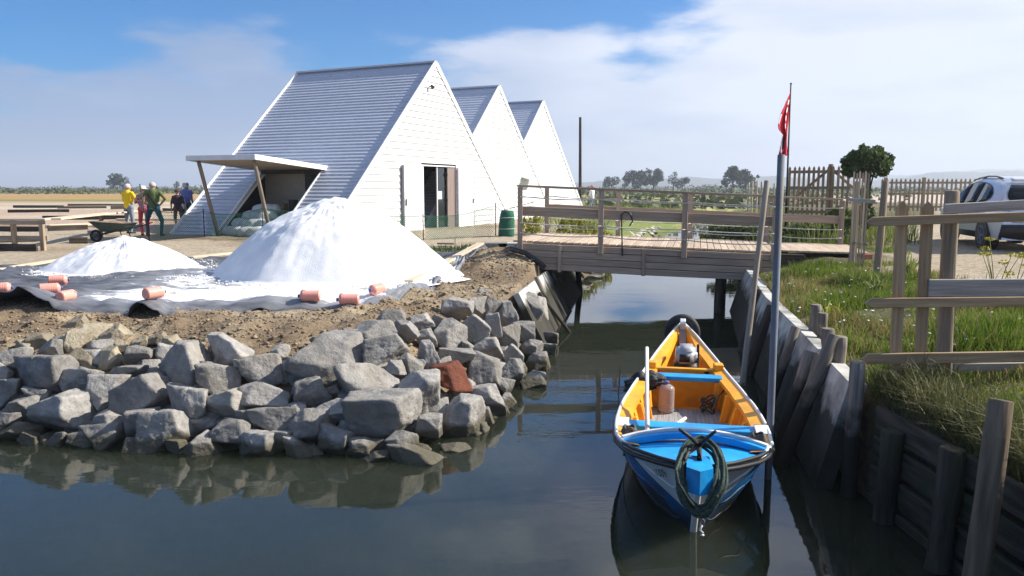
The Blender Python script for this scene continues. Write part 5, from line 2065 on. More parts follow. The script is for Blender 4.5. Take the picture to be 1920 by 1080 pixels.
jk_m = mat('black_jacket_cloth', (.008, .008, .01), (.025, .025, .03), .6, 12, bump=.8, bscale=20)
bm = bmesh.new()
bmesh.ops.create_icosphere(bm, subdivisions=4, radius=1)
for v in bm.verts:
    d = v.co.copy()
    v.co = Vector((d.x * .20, d.y * .11, d.z * .10 - .06 * max(0, d.x) ** 2)) * (1 + .55 * mnoise.noise(d * 2.3) + .25 * mnoise.noise(d * 6))
me = bpy.data.meshes.new('black_jacket')
bm.to_mesh(me)
bm.free()
me.materials.append(jk_m)
smooth(me)
o = newobj('black_jacket', me, None, None, Matrix.Translation(D(1208, 716, 8.15)) @ BR @ Matrix.Rotation(-.35, 4, 'Y'))
tag(o, 'crumpled black jacket thrown over the left end of the aft thwart', 'jacket')
for side, lab in ((-1, 'small heap of dark line on the left gunwale near the bow'), (1, 'small heap of dark line on the right gunwale near the bow')):
    c0 = BP(1.42, side * .50, .54)
    t_o = thing('line_heap', lab, 'rope', c0, 0, 'heaps of dark line on the gunwales')
    for k in range(4):
        tube('turn', [c0 + V(.06 * math.cos(a) * (1 - k * .1), .05 * math.sin(a), .012 * k + .01 * math.sin(3 * a)) for a in np.linspace(0, 6.283, 16, endpoint=False)], .010, mat('dark_line', (.05, .05, .05), (.12, .12, .11), .8, 40), t_o, 6, True)
gh = D(1328, 742, 8.0)
gh_t = thing('fishing_net_heap', 'small tangle of green line in the right side of the boat', 'net', gh)
for k in range(7):
    tube('strand', [V(gh.x + .08 * math.cos(a + k) * rr.uniform(.6, 1), gh.y + .07 * math.sin(a + k), .16 + .02 * k + .03 * math.sin(2 * a + k)) for a in np.linspace(0, 6.283, 14, endpoint=False)], .009, rope_green, gh_t, 6, True)
# mooring lines
dk = mat('mooring_line', (.05, .04, .035), (.12, .10, .08), .8, 30)
tag(tube('mooring_line', [BP(1.15, .56, .56), D(1432, 856, 6.2), D(1441, 860, 6.44)], .008, dk, None, 6), 'short line tying the bow to the steel pole', 'rope', 'mooring lines')
tag(tube('mooring_line', [D(1335, 770, 7.6), D(1348, 742, 7.9), D(1365, 724, 8.3), D(1388, 722, 9.0), D(1396, 718, 9.75)], .008, dk, None, 6), 'line tying the boat side to the leaning wooden pole', 'rope', 'mooring lines')

# ================================================================== PEOPLE
DG = lambda: bpy.context.evaluated_depsgraph_get()


def capsule(p, q, r1, r2, flat=1.0, side=None, seg=14):
    """closed tapered capsule; flat squeezes it along 'side'"""
    p, q = Vector(p), Vector(q)
    ax = (q - p)
    L = max(ax.length, 1e-4)
    x = ax.normalized()
    s = Vector(side) if side is not None else x.orthogonal()
    s = (s - x * s.dot(x)).normalized()
    w = x.cross(s)
    prof = []
    for k in range(5):
        a = math.pi / 2 * (1 - k / 4)
        prof.append((-r1 * math.sin(a), max(r1 * math.cos(a), 1e-4)))
    for k in range(5):
        a = math.pi / 2 * (k / 4)
        prof.append((L + r2 * math.sin(a), max(r2 * math.cos(a), 1e-4)))
    vs_, fs = [], []
    for (d, r) in prof:
        for k in range(seg):
            a = 2 * math.pi * k / seg
            vs_.append(p + x * d + s * (r * flat * math.cos(a)) + w * (r * math.sin(a)))
    n_ = len(prof)
    for i in range(n_ - 1):
        for k in range(seg):
            l = (k + 1) % seg
            fs.append([i * seg + k, i * seg + l, (i + 1) * seg + l, (i + 1) * seg + k])
    fs.append(list(range(seg))[::-1])
    fs.append([(n_ - 1) * seg + k for k in range(seg)])
    return vs_, fs


def person(label, loc, rz, h=1.72, shirt=None, trousers=None, arms='hips', stance=.16, sleeves='short', legs='long', female=False, head_tilt=0.0, extras=None, shoes=None, build=1.0, hairc=(.5, .48, .46), hat=None, group='visitors watching the salt pans'):
    """local frame: faces +Y, feet at z = 0"""
    root = thing('person', label, 'person', loc, rz, group)
    k = h / 1.72
    prims = []                                # (p, q, r1, r2, flat, side, material index)
    SKIN, SH, TR, SHOE = 0, 1, 2, 3
    fb = V(0, 1, 0)
    lr = V(1, 0, 0)

    def add(p, q, r1, r2, m, flat=1.0, side=(0, 1, 0)):
        prims.append((V(*p) * k, V(*q) * k, r1 * k, r2 * k, flat, side, m))
    b = build
    sw = .185 if not female else .165
    for s in (-1, 1):
        hip, knee, ank = (s * .09, 0, .90), (s * (.09 + stance) / 1.25, .03, .49), (s * stance, -.01, .09)
        lm_ = TR
        add(hip, knee, .092 * b, .066, TR)
        add(knee, ank, .062, .046, TR if legs == 'long' else SKIN)
        add((ank[0], -.03, .045), (ank[0] * 1.15, .15, .035), .045, .036, SHOE)
        sh_ = (s * sw * b, 0, 1.41)
        if arms == 'hips':
            el, wr = (s * (.36 + .04 * b), -.10, 1.20), (s * .22, .02, 1.02)
        elif arms == 'front':
            el, wr = (s * .29, .08, 1.16), (s * .12, .24, 1.20)
        elif arms == 'down':
            el, wr = (s * .25, -.01, 1.14), (s * .27, .06, .90)
        else:
            el, wr = (s * .27, .06, 1.15), (s * .25, .26, 1.08)
        add(sh_, el, .058 * b, .045, SH)
        add(el, wr, .043, .031, SH if sleeves == 'long' else SKIN)
        # hand: palm, four fingers and a thumb
        d = (V(*wr) - V(*el)).normalized()
        w = V(*wr)
        acr = V(0, 1, 0) if abs(d.y) < .8 else V(0, 0, 1)
        acr = (acr - d * acr.dot(d)).normalized()
        pc = w + d * .085
        prims.append((w * k, pc * k, .030 * k, .036 * k, .55, tuple(d.cross(acr)), SKIN))
        for f in range(4):
            b0 = pc + acr * (.027 - .018 * f)
            l_ = (.062, .072, .068, .052)[f]
            crl = d.cross(acr) * (-.02 * s)
            b1 = b0 + d * l_ * .6 + crl * .5
            b2 = b0 + d * l_ + crl * 1.6
            prims.append((b0 * k, b1 * k, .0105 * k, .010 * k, 1, (0, 0, 1), SKIN))
            prims.append((b1 * k, b2 * k, .010 * k, .0085 * k, 1, (0, 0, 1), SKIN))
        t0 = w + d * .03 + acr * .028
        prims.append((t0 * k, (t0 + d * .045 + acr * .035) * k, .013 * k, .010 * k, 1, (0, 0, 1), SKIN))
    add((-.075, 0, .93), (.075, 0, .93), .125 * b, .125 * b, TR, .85)
    add((0, -.005, .98), (0, .0, 1.16), .150 * b, .145 * b, SH, .78)
    add((0, .0, 1.14), (0, -.01, 1.36), .150 * b, .150 * b, SH, .74)
    add((-.11 * b, -.01, 1.16), (-.12 * b, -.015, 1.36), .085, .090, SH, .9)
    add((.11 * b, -.01, 1.16), (.12 * b, -.015, 1.36), .085, .090, SH, .9)
    add((-sw * b + .02, -.01, 1.40), (sw * b - .02, -.01, 1.40), .066, .066, SH)
    add((-.09, 0, 1.44), (.09, 0, 1.44), .055, .055, SH)
    add((0, 0, 1.44), (0, .015, 1.53), .056, .054, SKIN)
    ht = head_tilt
    hc = V(0, .02 + ht * .05, 1.615)
    add(hc[:], (hc.x, hc.y, 1.635), .094, .098, SKIN, 1.08)
    add((0, hc.y + .045, 1.555), (0, hc.y + .05, 1.60), .062, .07, SKIN)
    add((0, hc.y + .105, 1.60), (0, hc.y + .118, 1.582), .012, .016, SKIN)      # nose
    for s in (-1, 1):
        add((s * .088, hc.y, 1.59), (s * .092, hc.y - .005, 1.63), .016, .02, SKIN, .5, (1, 0, 0))  # ears
        add((s * .035, hc.y + .094, 1.625), (s * .05, hc.y + .088, 1.625), .012, .012, SKIN)
    add((-.02, hc.y + .102, 1.557), (.02, hc.y + .102, 1.557), .011, .011, SKIN)  # lips
    vs_, fs = [], []
    for (p, q, r1, r2, fl, sd, m_) in prims:
        v_, f_ = capsule(p, q, r1, r2, fl, sd)
        o_ = len(vs_)
        vs_ += v_
        fs += [[i + o_ for i in g] for g in f_]
    me = mesh_of('tmp', vs_, fs)
    ob = bpy.data.objects.new('tmp', me)
    COL.objects.link(ob)
    m1_ = ob.modifiers.new('r', 'REMESH')
    m1_.mode = 'VOXEL'
    m1_.voxel_size = .0125
    m2_ = ob.modifiers.new('s', 'SMOOTH')
    m2_.factor = .5
    m2_.iterations = 3
    bpy.context.view_layer.update()
    bod = bpy.data.meshes.new_from_object(ob.evaluated_get(DG()))
    bpy.data.objects.remove(ob)
    bod.name = 'body'
    bod.materials.clear()
    for m_ in (skin, shirt, trousers, shoes or black_p):
        bod.materials.append(m_)
    # each face takes the material of the nearest limb
    nP = len(bod.polygons)
    cen_ = np.empty(nP * 3, np.float32)
    bod.polygons.foreach_get('center', cen_)
    cen_ = cen_.reshape(-1, 3)
    best = np.full(nP, 1e9)
    mi = np.zeros(nP, np.int32)
    for (p, q, r1, r2, fl, sd, m_) in prims:
        a, b2 = np.array(p), np.array(q)
        ab_ = b2 - a
        t_ = np.clip(((cen_ - a) @ ab_) / max(ab_ @ ab_, 1e-9), 0, 1)
        dd = np.linalg.norm(cen_ - a - t_[:, None] * ab_, axis=1) - (r1 * (1 - t_) + r2 * t_)
        mm = dd < best
        best[mm] = dd[mm]
        mi[mm] = m_
    if sleeves == 'short':
        pass
    bod.polygons.foreach_set('material_index', mi)
    smooth(bod)
    body = bpy.data.objects.new('body', bod)
    COL.objects.link(body)
    body.parent = root
    # hair as a cap of the skull, or a hat
    hm = mat('hair_%d' % int(hairc[0] * 1000), hairc, tuple(c * 1.3 for c in hairc), .8, 40, bump=.5)
    bm = bmesh.new()
    bmesh.ops.create_icosphere(bm, subdivisions=3, radius=.108 * k)
    for v in bm.verts:
        v.co.y *= 1.08
        v.co *= 1 + .06 * mnoise.noise(v.co * 40)
    cut = [v for v in bm.verts if v.co.z < -.045 * k or (v.co.y > .05 * k and v.co.z < .045 * k)]
    bmesh.ops.delete(bm, geom=cut, context='VERTS')
    me = bpy.data.meshes.new('hair')
    bm.to_mesh(me)
    bm.free()
    me.materials.append(hm)
    smooth(me)
    hair = bpy.data.objects.new('hair', me)
    COL.objects.link(hair)
    hair.parent = root
    hair.location = (0, hc.y * k - .008, 1.632 * k)
    if hat:
        brim, hm2, crown = hat
        pr_ = [(0, brim), (.012, brim * .97), (.014, .112), (.05, .112), (.085, .10), (.105, .06), (.11, .002)]
        v_, f_ = lathe([(a, r * k) for a, r in pr_], 20)
        v_ = [(b2, c2, a) for a, b2, c2 in v_]
        me = smooth(mesh_of('hat', v_, [f[::-1] for f in f_], hm2))
        ho = bpy.data.objects.new('hat', me)
        COL.objects.link(ho)
        ho.parent = root
        ho.location = (0, hc.y * k, 1.645 * k)
    return root, k


def cloth(n, c1, c2, s=10):
    return mat('cloth_' + n, c1, c2, .85, s, bump=.35, bscale=9)


def feet(px, py):
    P = G(px, py, .87)
    return (P.x, P.y, gz(P.x, P.y))


jeans = cloth('pale_jeans', (.16, .21, .27), (.26, .31, .37))
djeans = cloth('dark_jeans', (.012, .045, .085), (.02, .07, .12))
person('man in a bright yellow polo shirt and pale jeans seen from behind', feet(244, 439), R(-20), 1.74, cloth('yellow', (.85, .55, .0), (.92, .62, .005)), jeans, 'front', .07, build=1.08, hairc=(.55, .5, .48))
person('woman in red trousers and white sun hat half hidden behind the green-shirted man', feet(272, 441), R(8), 1.68, cloth('red_pattern', (.30, .03, .05), (.62, .38, .38), 24), cloth('red', (.62, .05, .07), (.72, .08, .10)), 'front', .08, female=True, hairc=(.4, .3, .2), hat=(.17, cloth('white_hat', (.75, .74, .70), (.82, .81, .78)), 1))
r_, k = person('man in olive green shirt and dark jeans with hands on hips', feet(291, 443), R(6), 1.80, cloth('olive', (.085, .12, .035), (.12, .16, .055)), djeans, 'hips', .20, build=1.1, hairc=(.42, .38, .35))
mbs = MB()
mbs.box(V(-.15, -.135, 1.44), V(.14, -.15, 1.02), .035, .012, up=(0, 1, 0))
st = mbs.build('shoulder_strap', black_p)
st.parent = r_
person('dark-clothed small person with a hair bun beside the blue-shirted man', feet(336, 434), R(15), 1.52, cloth('dark', (.03, .02, .03), (.05, .03, .05)), cloth('brown', (.09, .05, .045), (.14, .08, .07)), 'down', .08, legs='short', female=True, hairc=(.06, .03, .02))
r_, k = person('man in blue shirt and grey cap carrying a white tote bag', feet(352, 432), R(-14), 1.74, cloth('blue', (.10, .13, .33), (.15, .19, .42)), cloth('teal', (.02, .07, .10), (.03, .10, .13)), 'down', .10, sleeves='long', build=1.12, hat=(.115, cloth('grey_cap', (.16, .19, .24), (.22, .25, .3)), 1))
bag_m = cloth('white_bag', (.60, .60, .62), (.70, .70, .71))
mbs = MB()
mbs.add([V(-.26, -.22, .78), V(.10, -.24, .78), V(.06, -.22, 1.14), V(-.14, -.19, 1.16), V(-.26, -.13, .78), V(.10, -.14, .78), V(.06, -.14, 1.14), V(-.14, -.13, 1.16)], FQ)
mbs.box(V(-.13, -.17, 1.15), V(-.16, -.03, 1.50), .035, .01, up=(0, 1, 0))
bg_ = mbs.build('tote_bag', bag_m)
bg_.parent = r_
fp = D(1110, 398, 46)
person('distant person in white shirt and pink cap beyond the footbridge', (fp.x, 46, gz(fp.x, 46)), R(60), 1.72, cloth('white_top', (.70, .66, .67), (.78, .75, .76)), jeans, 'reach', .14, hairc=(.3, .15, .15), hat=(.12, cloth('pink', (.45, .12, .16), (.55, .2, .24)), 1))

# ================================================================== CAR
car_m = bpy.data.materials.new('silver_white_car_paint')
car_m.use_nodes = True
b_ = car_m.node_tree.nodes['Principled BSDF']
b_.inputs['Base Color'].default_value = (.66, .68, .72, 1)
b_.inputs['Metallic'].default_value = .25
b_.inputs['Roughness'].default_value = .3
b_.inputs['Coat Weight'].default_value = .9
b_.inputs['Coat Roughness'].default_value = .05
CF, CRr = G(1778, 452, 1.15), G(1842, 465, 1.15)       # left front and rear wheels on the ground
cdir = (CRr - CF).normalized()                       # towards the rear
ca_ = math.atan2(cdir.y, cdir.x)
lat = V(-cdir.y, cdir.x, 0)                          # from the left side of the car to its right when looking forward ...
if lat.x < 0:
    lat = -lat
ccen = (CF + CRr) / 2 + lat * .80
ccen.z = gz(ccen.x, ccen.y)
car = thing('parked_car', 'silver white hatchback parked in the gravel yard behind the near fence', 'car', ccen)


def CP(x, y, z):                                      # x towards the rear, y towards the right side
    return ccen + cdir * x + lat * y + V(0, 0, z)


zr_t = lambda x: float(np.interp(x, [-2.1, -1.9, -1.15, -.35, .3, 1.2, 1.75, 1.95, 2.05], [.80, .90, 1.02, 1.50, 1.60, 1.58, 1.47, 1.38, 1.34]))
xr_ = lambda z: float(np.interp(z, [.25, .5, .75, .95, 1.3, 1.6], [2.0, 2.1, 2.09, 2.02, 1.86, 1.55]))
xf_ = lambda z: float(np.interp(z, [.25, .5, .8, 1.6], [-2.05, -2.15, -2.08, -1.9]))


def cwid(x, z):
    w = float(np.interp(z, [.2, .45, .75, .98, 1.25, 1.6], [.80, .87, .89, .86, .75, .60]))
    t_ = abs(x) / 2.15
    return w * (1 - .16 * max(0, (t_ - .55) / .45) ** 2)


NXc, NZc = 34, 12
vs_, fs = [], []
for i in range(NXc + 1):
    xs0 = -2.1 + 4.2 * i / NXc
    zt = zr_t(xs0)
    ring = []
    for kk in range(NZc + 1):
        z = .24 + (zt - .24) * (kk / NZc)
        x = min(max(xs0, xf_(z)), xr_(z))
        wy_ = cwid(x, z)
        if kk == NZc:
            wy_ -= .05
        ring.append((x, wy_, z))
    full = [(x, -w_, z) for x, w_, z in ring] + [(x, -w_ * .5, z + .025) for x, w_, z in ring[-1:]] + [(x, w_ * .5, z + .025) for x, w_, z in ring[-1:]] + [(x, w_, z) for x, w_, z in ring[::-1]]
    vs_ += [CP(*p) for p in full]
m_n = 2 * (NZc + 1) + 2
for i in range(NXc):
    for kk in range(m_n - 1):
        fs.append([i * m_n + kk, i * m_n + kk + 1, (i + 1) * m_n + kk + 1, (i + 1) * m_n + kk])
fs.append(list(range(m_n)))
fs.append([NXc * m_n + kk for kk in range(m_n)][::-1])
bo = wobj('car_body', vs_, fs, car_m, car, True)
bm = bmesh.new()
bm.from_mesh(bo.data)
bmesh.ops.recalc_face_normals(bm, faces=bm.faces)
bm.to_mesh(bo.data)
bm.free()
md = bo.modifiers.new('e', 'EDGE_SPLIT')
md.split_angle = R(50)
cglass = mat('car_glass', (.012, .015, .018), rough=.12, spec=.25)


def side_patch(name, poly, m, off=.020, n_=10, s=-1):
    """a panel on the car's side between lower and upper edges: poly = [(x, zlow, zhigh)]"""
    v_, f_ = [], []
    for (x, zl, zh) in poly:
        for q_ in range(6):
            z = zl + (zh - zl) * q_ / 5
            v_.append(CP(x, s * (cwid(x, z) + off), z))
    for i in range(len(poly) - 1):
        for q_ in range(5):
            f_.append([i * 6 + q_, i * 6 + q_ + 1, (i + 1) * 6 + q_ + 1, (i + 1) * 6 + q_])
    o = wobj(name, v_, f_, m, car, True)
    o.modifiers.new('t', 'SOLIDIFY').thickness = .008
    return o


for s in (-1, 1):
    side_patch('side_window', [(-1.0, .99, 1.02), (-.7, .99, 1.20), (-.35, 1.0, 1.40), (-.015, 1.0, 1.47)], cglass, s=s)
    side_patch('side_window', [(0.01, 1.0, 1.475), (.35, 1.01, 1.49), (.74, 1.03, 1.47)], cglass, s=s)
    side_patch('side_window', [(.765, 1.035, 1.46), (1.0, 1.05, 1.43), (1.22, 1.09, 1.36), (1.38, 1.15, 1.26)], cglass, s=s)
    side_patch('window_surround', [(-1.05, .975, 1.0), (-.7, .975, 1.22), (-.35, .98, 1.42), (0, .985, 1.49), (.4, .99, 1.505), (.8, 1.01, 1.475), (1.05, 1.03, 1.44), (1.25, 1.07, 1.37), (1.42, 1.14, 1.25)], mblk, .010, s=s)
    side_patch('sill_trim', [(-1.2, .24, .38), (0, .24, .38), (1.05, .24, .38)], mblk, .012, s=s)
    side_patch('tail_lamp', [(1.45, .93, 1.02), (1.7, .90, 1.07), (1.9, .88, 1.09), (2.0, .88, 1.05)], mat('red_lamp_glass', (.35, .01, .02), (.45, .03, .04), .15, 12, coat=1), .014, s=s)
    tube('roof_rail', [CP(x, s * (cwid(x, zr_t(x)) - .05), zr_t(x) + .03) for x in (-.3, 0, .5, 1.0, 1.4)], .018, mat('dark_rail', (.12, .13, .15), rough=.4), car, 6)
    rbox('mirror', None, .12, .20, .13, car_m, car, .9, 2, Matrix.Translation(CP(-.75, s * .98, 1.03)))
    for xw in (-1.26, 1.26):
        w0 = CP(xw, s * .80, .32)
        ring = [w0 + cdir * (.255 * math.cos(a)) + V(0, 0, .255 * math.sin(a)) for a in np.linspace(0, 6.283, 28, endpoint=False)]
        wobj('wheel_arch', *tube_data([CP(xw, s * .62, .34), CP(xw, s * .885, .34)], .36, 28), mblk, car)
        ty = tube('wheel', ring, .082, rubber, car, 10, True)
        hubv = MB()
        for sp in range(5):
            a = sp * 2 * math.pi / 5
            hubv.box(w0 + lat * s * .09, w0 + lat * s * .085 + cdir * (.2 * math.cos(a)) + V(0, 0, .2 * math.sin(a)), .05, .03, up=lat)
        hubv.tube([w0 + lat * s * .085 + cdir * (.195 * math.cos(a)) + V(0, 0, .195 * math.sin(a)) for a in np.linspace(0, 6.283, 24, endpoint=False)], .018, 6, True)
        hubv.build('rim', steel_grey, ty)


def rear_patch(name, rows, m, off=.01):
    v_, f_ = [], []
    n_ = 13
    for (z, hw_, dx) in rows:
        for q_ in range(n_):
            u = q_ / (n_ - 1) * 2 - 1
            v_.append(CP(xr_(z) + off + dx - .05 * u * u * (hw_ / .7) ** 2, u * hw_, z))
    for i in range(len(rows) - 1):
        for q_ in range(n_ - 1):
            f_.append([i * n_ + q_, i * n_ + q_ + 1, (i + 1) * n_ + q_ + 1, (i + 1) * n_ + q_])
    o = wobj(name, v_, f_, m, car, True)
    o.modifiers.new('t', 'SOLIDIFY').thickness = .01
    return o


rear_patch('rear_window', [(1.07, .60, .03), (1.15, .64, .035), (1.25, .63, .035), (1.35, .58, .03), (1.42, .54, .02)], cglass, .03)
rear_patch('tailgate', [(.62, .62, 0), (.8, .64, .012), (.95, .62, .02), (1.06, .58, .022)], car_m, .03)
rear_patch('bumper', [(.25, .78, -.02), (.32, .80, .03), (.45, .80, .05), (.58, .78, .03)], mblk, .04)
rear_patch('number_plate', [(.72, .26, .04), (.83, .26, .045)], mat('plate_white', (.75, .76, .76), rough=.5), .05)
beam('plate_band', CP(2.16, -.262, .725), CP(2.155, -.262, .83), .012, .045, mat('plate_blue', (.01, .08, .45), rough=.5), car, up=cdir)
rear_patch('spoiler', [(1.50, .52, .10), (1.545, .53, .12), (1.58, .52, .06)], car_m, .03)
tube('aerial', [CP(1.25, 0, 1.60), CP(1.45, 0, 1.68)], [.02, .006], mblk, car, 6)
# ================================================================== VEGETATION
def leaf_m(name, c1, c2, trans=.25):
    m = bpy.data.materials.new(name)
    m.use_nodes = True
    t = m.node_tree
    b = t.nodes['Principled BSDF']
    b.inputs['Roughness'].default_value = .6
    b.inputs['Specular IOR Level'].default_value = .25
    ge = t.nodes.new('ShaderNodeNewGeometry')
    oi = t.nodes.new('ShaderNodeObjectInfo')
    no = t.nodes.new('ShaderNodeTexNoise')
    no.inputs['Scale'].default_value = 1.6
    no.inputs['Detail'].default_value = 5
    t.links.new(ge.outputs['Position'], no.inputs['Vector'])
    ad = t.nodes.new('ShaderNodeMath')
    ad.operation = 'MULTIPLY_ADD'
    t.links.new(ge.outputs['Random Per Island'], ad.inputs[0])
    ad.inputs[1].default_value = .5
    t.links.new(no.outputs[0], ad.inputs[2])
    mr_ = t.nodes.new('ShaderNodeMapRange')
    mr_.inputs[1].default_value = .4
    mr_.inputs[2].default_value = 1.1
    t.links.new(ad.outputs[0], mr_.inputs[0])
    mx = t.nodes.new('ShaderNodeMix')
    mx.data_type = 'RGBA'
    t.links.new(mr_.outputs[0], mx.inputs[0])
    mx.inputs[6].default_value = (*c1, 1)
    mx.inputs[7].default_value = (*c2, 1)
    t.links.new(mx.outputs[2], b.inputs['Base Color'])
    tl = t.nodes.new('ShaderNodeBsdfTranslucent')
    t.links.new(mx.outputs[2], tl.inputs['Color'])
    ms = t.nodes.new('ShaderNodeMixShader')
    ms.inputs[0].default_value = trans
    t.links.new(b.outputs[0], ms.inputs[1])
    t.links.new(tl.outputs[0], ms.inputs[2])
    t.links.new(ms.outputs[0], t.nodes['Material Output'].inputs[0])
    return m


grass_m = leaf_m('green_grass', (.06, .115, .010), (.22, .30, .036), .4)
dry_m = leaf_m('dry_grass', (.26, .19, .075), (.42, .33, .16), .3)
scrub_grass_m = leaf_m('dull_grass', (.055, .07, .018), (.17, .16, .06), .3)
tree_m = leaf_m('dark_tree_leaves', (.030, .045, .022), (.065, .085, .040), .15)
bush_m = leaf_m('bush_leaves', (.035, .065, .018), (.12, .16, .045), .3)
lime_m = leaf_m('lime_leaves', (.19, .20, .02), (.42, .40, .05), .35)
reed_m = leaf_m('reed_leaves', (.10, .14, .03), (.25, .28, .07), .35)
scrub_m = leaf_m('marsh_scrub', (.055, .070, .030), (.14, .15, .06), .2)


def blades(name, label, X, Y, Z, hgt, width, m, lean=.35, parent=None, seed=0):
    """grass blades: two bent segments each"""
    g = np.random.default_rng(seed)
    n = len(X)
    a = g.uniform(0, 6.283, n)
    ld = g.uniform(0, 6.283, n)
    ln = g.uniform(.1, 1, n) * lean * hgt
    dx, dy = np.cos(a) * width / 2, np.sin(a) * width / 2
    lx, ly = np.cos(ld) * ln, np.sin(ld) * ln
    P = lambda x, y, z: np.stack([x, y, z], -1)
    v0 = P(X - dx, Y - dy, Z)
    v1 = P(X + dx, Y + dy, Z)
    v2 = P(X + lx * .35 - dx * .75, Y + ly * .35 - dy * .75, Z + hgt * .55)
    v3 = P(X + lx * .35 + dx * .75, Y + ly * .35 + dy * .75, Z + hgt * .55)
    v4 = P(X + lx, Y + ly, Z + hgt * (1 - .3 * ln / np.maximum(hgt, 1e-3)))
    co = np.stack([v0, v1, v2, v3, v4], 1).reshape(-1, 3)
    b = (np.arange(n) * 5)[:, None]
    tr_ = np.concatenate([b + np.array([[0, 1, 3]]), b + np.array([[0, 3, 2]]), b + np.array([[2, 3, 4]])], 0)
    o = np_obj(name, co, tr_, m, parent)
    if label:
        tag(o, label, None, None, 'stuff')
    return o


# near right bank grass
n = 260000
X = nrg.uniform(2.6, 8.5, n)
Y = nrg.uniform(2.5, 22, n)
dr = sdist(X, Y, PR, False)
rx = np.interp(Y, [0, 8, 10, 12, 15, 22], [7.0, 6.9, 6.6, 6.7, 7.6, 11.2])
dens = np.clip((rx - X + .2) / .8, 0, 1) * np.clip((dr - .40) / .25, 0, 1)
dens *= np.clip((vnoise(X, Y, .8, 61) - .26) * 3.0, .06, 1) * np.clip(1.4 - Y / 26, .3, 1)
dens *= np.where((Y > 14.6) & (Y < 19) & (X < 8.2), .0, 1)
k_ = nrg.uniform(size=n) < dens * .9
X, Y, dr = X[k_], Y[k_], dr[k_]
Z = ground_z(X, Y) - .01
tall = vnoise(X, Y, .6, 62)
hg = (.05 + .30 * tall ** 1.8) * nrg.uniform(.5, 1.25, len(X))
dryk = nrg.uniform(size=len(X)) < np.clip((vnoise(X, Y, 1.1, 63) - .48) * 1.6, .08, .6)
for nm, lab, msk, m_ in (('grass', 'short green grass covering the right bank', ~dryk, grass_m), ('dry_grass', 'dry yellow grass mixed into the right bank', dryk, dry_m)):
    blades(nm, lab, X[msk], Y[msk], Z[msk], hg[msk], .011, m_, .6, None, 5)
# grass hanging over the near timber wall
n = 5000
Y = nrg.uniform(3.0, 6.3, n)
X = 2.98 + np.abs(nrg.normal(size=n)) * .25
blades('overhanging_grass', 'long grass hanging over the dark retaining wall', X, Y, np.full(n, .78) + nrg.uniform(-.05, .12, n), nrg.uniform(.12, .40, n), .009, scrub_grass_m, 1.3, None, 6)
# reeds and rushes on the right bank beyond the bridge
n = 26000
X = nrg.uniform(5.5, 24, n)
Y = nrg.uniform(19.2, 44, n)
dr = sdist(X, Y, PR, False)
k_ = (dr > .35) & (dr < 4.5) & (nrg.uniform(size=n) < .7)
X, Y = X[k_], Y[k_]
Z = ground_z(X, Y) - .03
blades('rushes', 'tall green rushes on the right bank beyond the footbridge', X, Y, Z, nrg.uniform(.3, .85, len(X)) * (.6 + .7 * vnoise(X, Y, 2.2, 71)), .03, reed_m, .55, None, 7)
# marsh grass on the left bank beyond the bridge
n = 24000
X = nrg.uniform(-1, 22, n)
Y = nrg.uniform(22, 80, n)
dl = sdist(X, Y, PL, True)
k_ = (dl > 1.2) & (X > .5 + (Y - 22) * .03)
X, Y = X[k_], Y[k_]
blades('marsh_grass', 'yellow green marsh grass beyond the footbridge', X, Y, ground_z(X, Y) - .02, nrg.uniform(.08, .32, len(X)) * (.5 + vnoise(X, Y, 3, 72)), .03, reed_m, .6, None, 8)
# small weeds beside the huts' path
n = 1600
X = nrg.uniform(-2.6, .6, n)
Y = nrg.normal(20.6, .35, n) + X * .2
blades('weeds', 'low green weeds along the path behind the tall heap', X, Y, ground_z(X, Y), nrg.uniform(.05, .22, n), .03, bush_m, .8, None, 9)


def leaves(centres, radii, n, size, seed=0, squash=1.0, aspect=.6):
    """leaf-clump faces scattered through several ellipsoids (surface-biased)"""
    g = np.random.default_rng(seed)
    C = np.array(centres, float)
    Rr = np.array(radii, float)
    vol = Rr.prod(1) ** (2 / 3)
    pick = g.choice(len(C), n, p=vol / vol.sum())
    d = g.normal(size=(n, 3))
    d /= np.linalg.norm(d, axis=1)[:, None]
    rad = g.uniform(.45, 1.08, n) ** .6
    P = C[pick] + d * Rr[pick] * rad[:, None]
    u = g.normal(size=(n, 3))
    u /= np.linalg.norm(u, axis=1)[:, None]
    w = np.cross(u, g.normal(size=(n, 3)))
    w /= np.linalg.norm(w, axis=1)[:, None]
    s = size * g.uniform(.5, 1.4, n)[:, None]
    a, b = u * s, w * s * aspect
    co = np.stack([P - a, P + b, P + a * 1.1, P - b], 1).reshape(-1, 3)
    f = (np.arange(n) * 4)[:, None] + np.array([[0, 1, 2, 3]])
    return co, f


def tree(label, base, blobs, nl, size, trunk_r, trunk_h, seed, name='tree', m=None, group=None, cat='tree'):
    base = Vector(base)
    t_ = thing(name, label, cat, base, 0, group)
    co, f = leaves([(base.x + a, base.y + b, base.z + c) for a, b, c, *_ in blobs], [(r, r2, r3) for *_, r, r2, r3 in blobs], nl, size, seed)
    np_obj('crown', co, f, m or tree_m, t_, n=4, origin=base)
    mb = MB()
    top_ = base + V(.1, 0, trunk_h)
    mb.tube([base - V(0, 0, .2), base + V(.05, 0, trunk_h * .5), top_], [trunk_r, trunk_r * .8, trunk_r * .6], 8)
    for a, b, c, *_ in blobs[:6]:
        mb.tube([top_ - V(0, 0, trunk_h * .25), base + V(a * .6, b * .6, (c + trunk_h) / 2), base + V(a, b, c)], [trunk_r * .5, trunk_r * .3, trunk_r * .12], 6)
    mb.build('trunk', wood_dark, t_)
    return t_


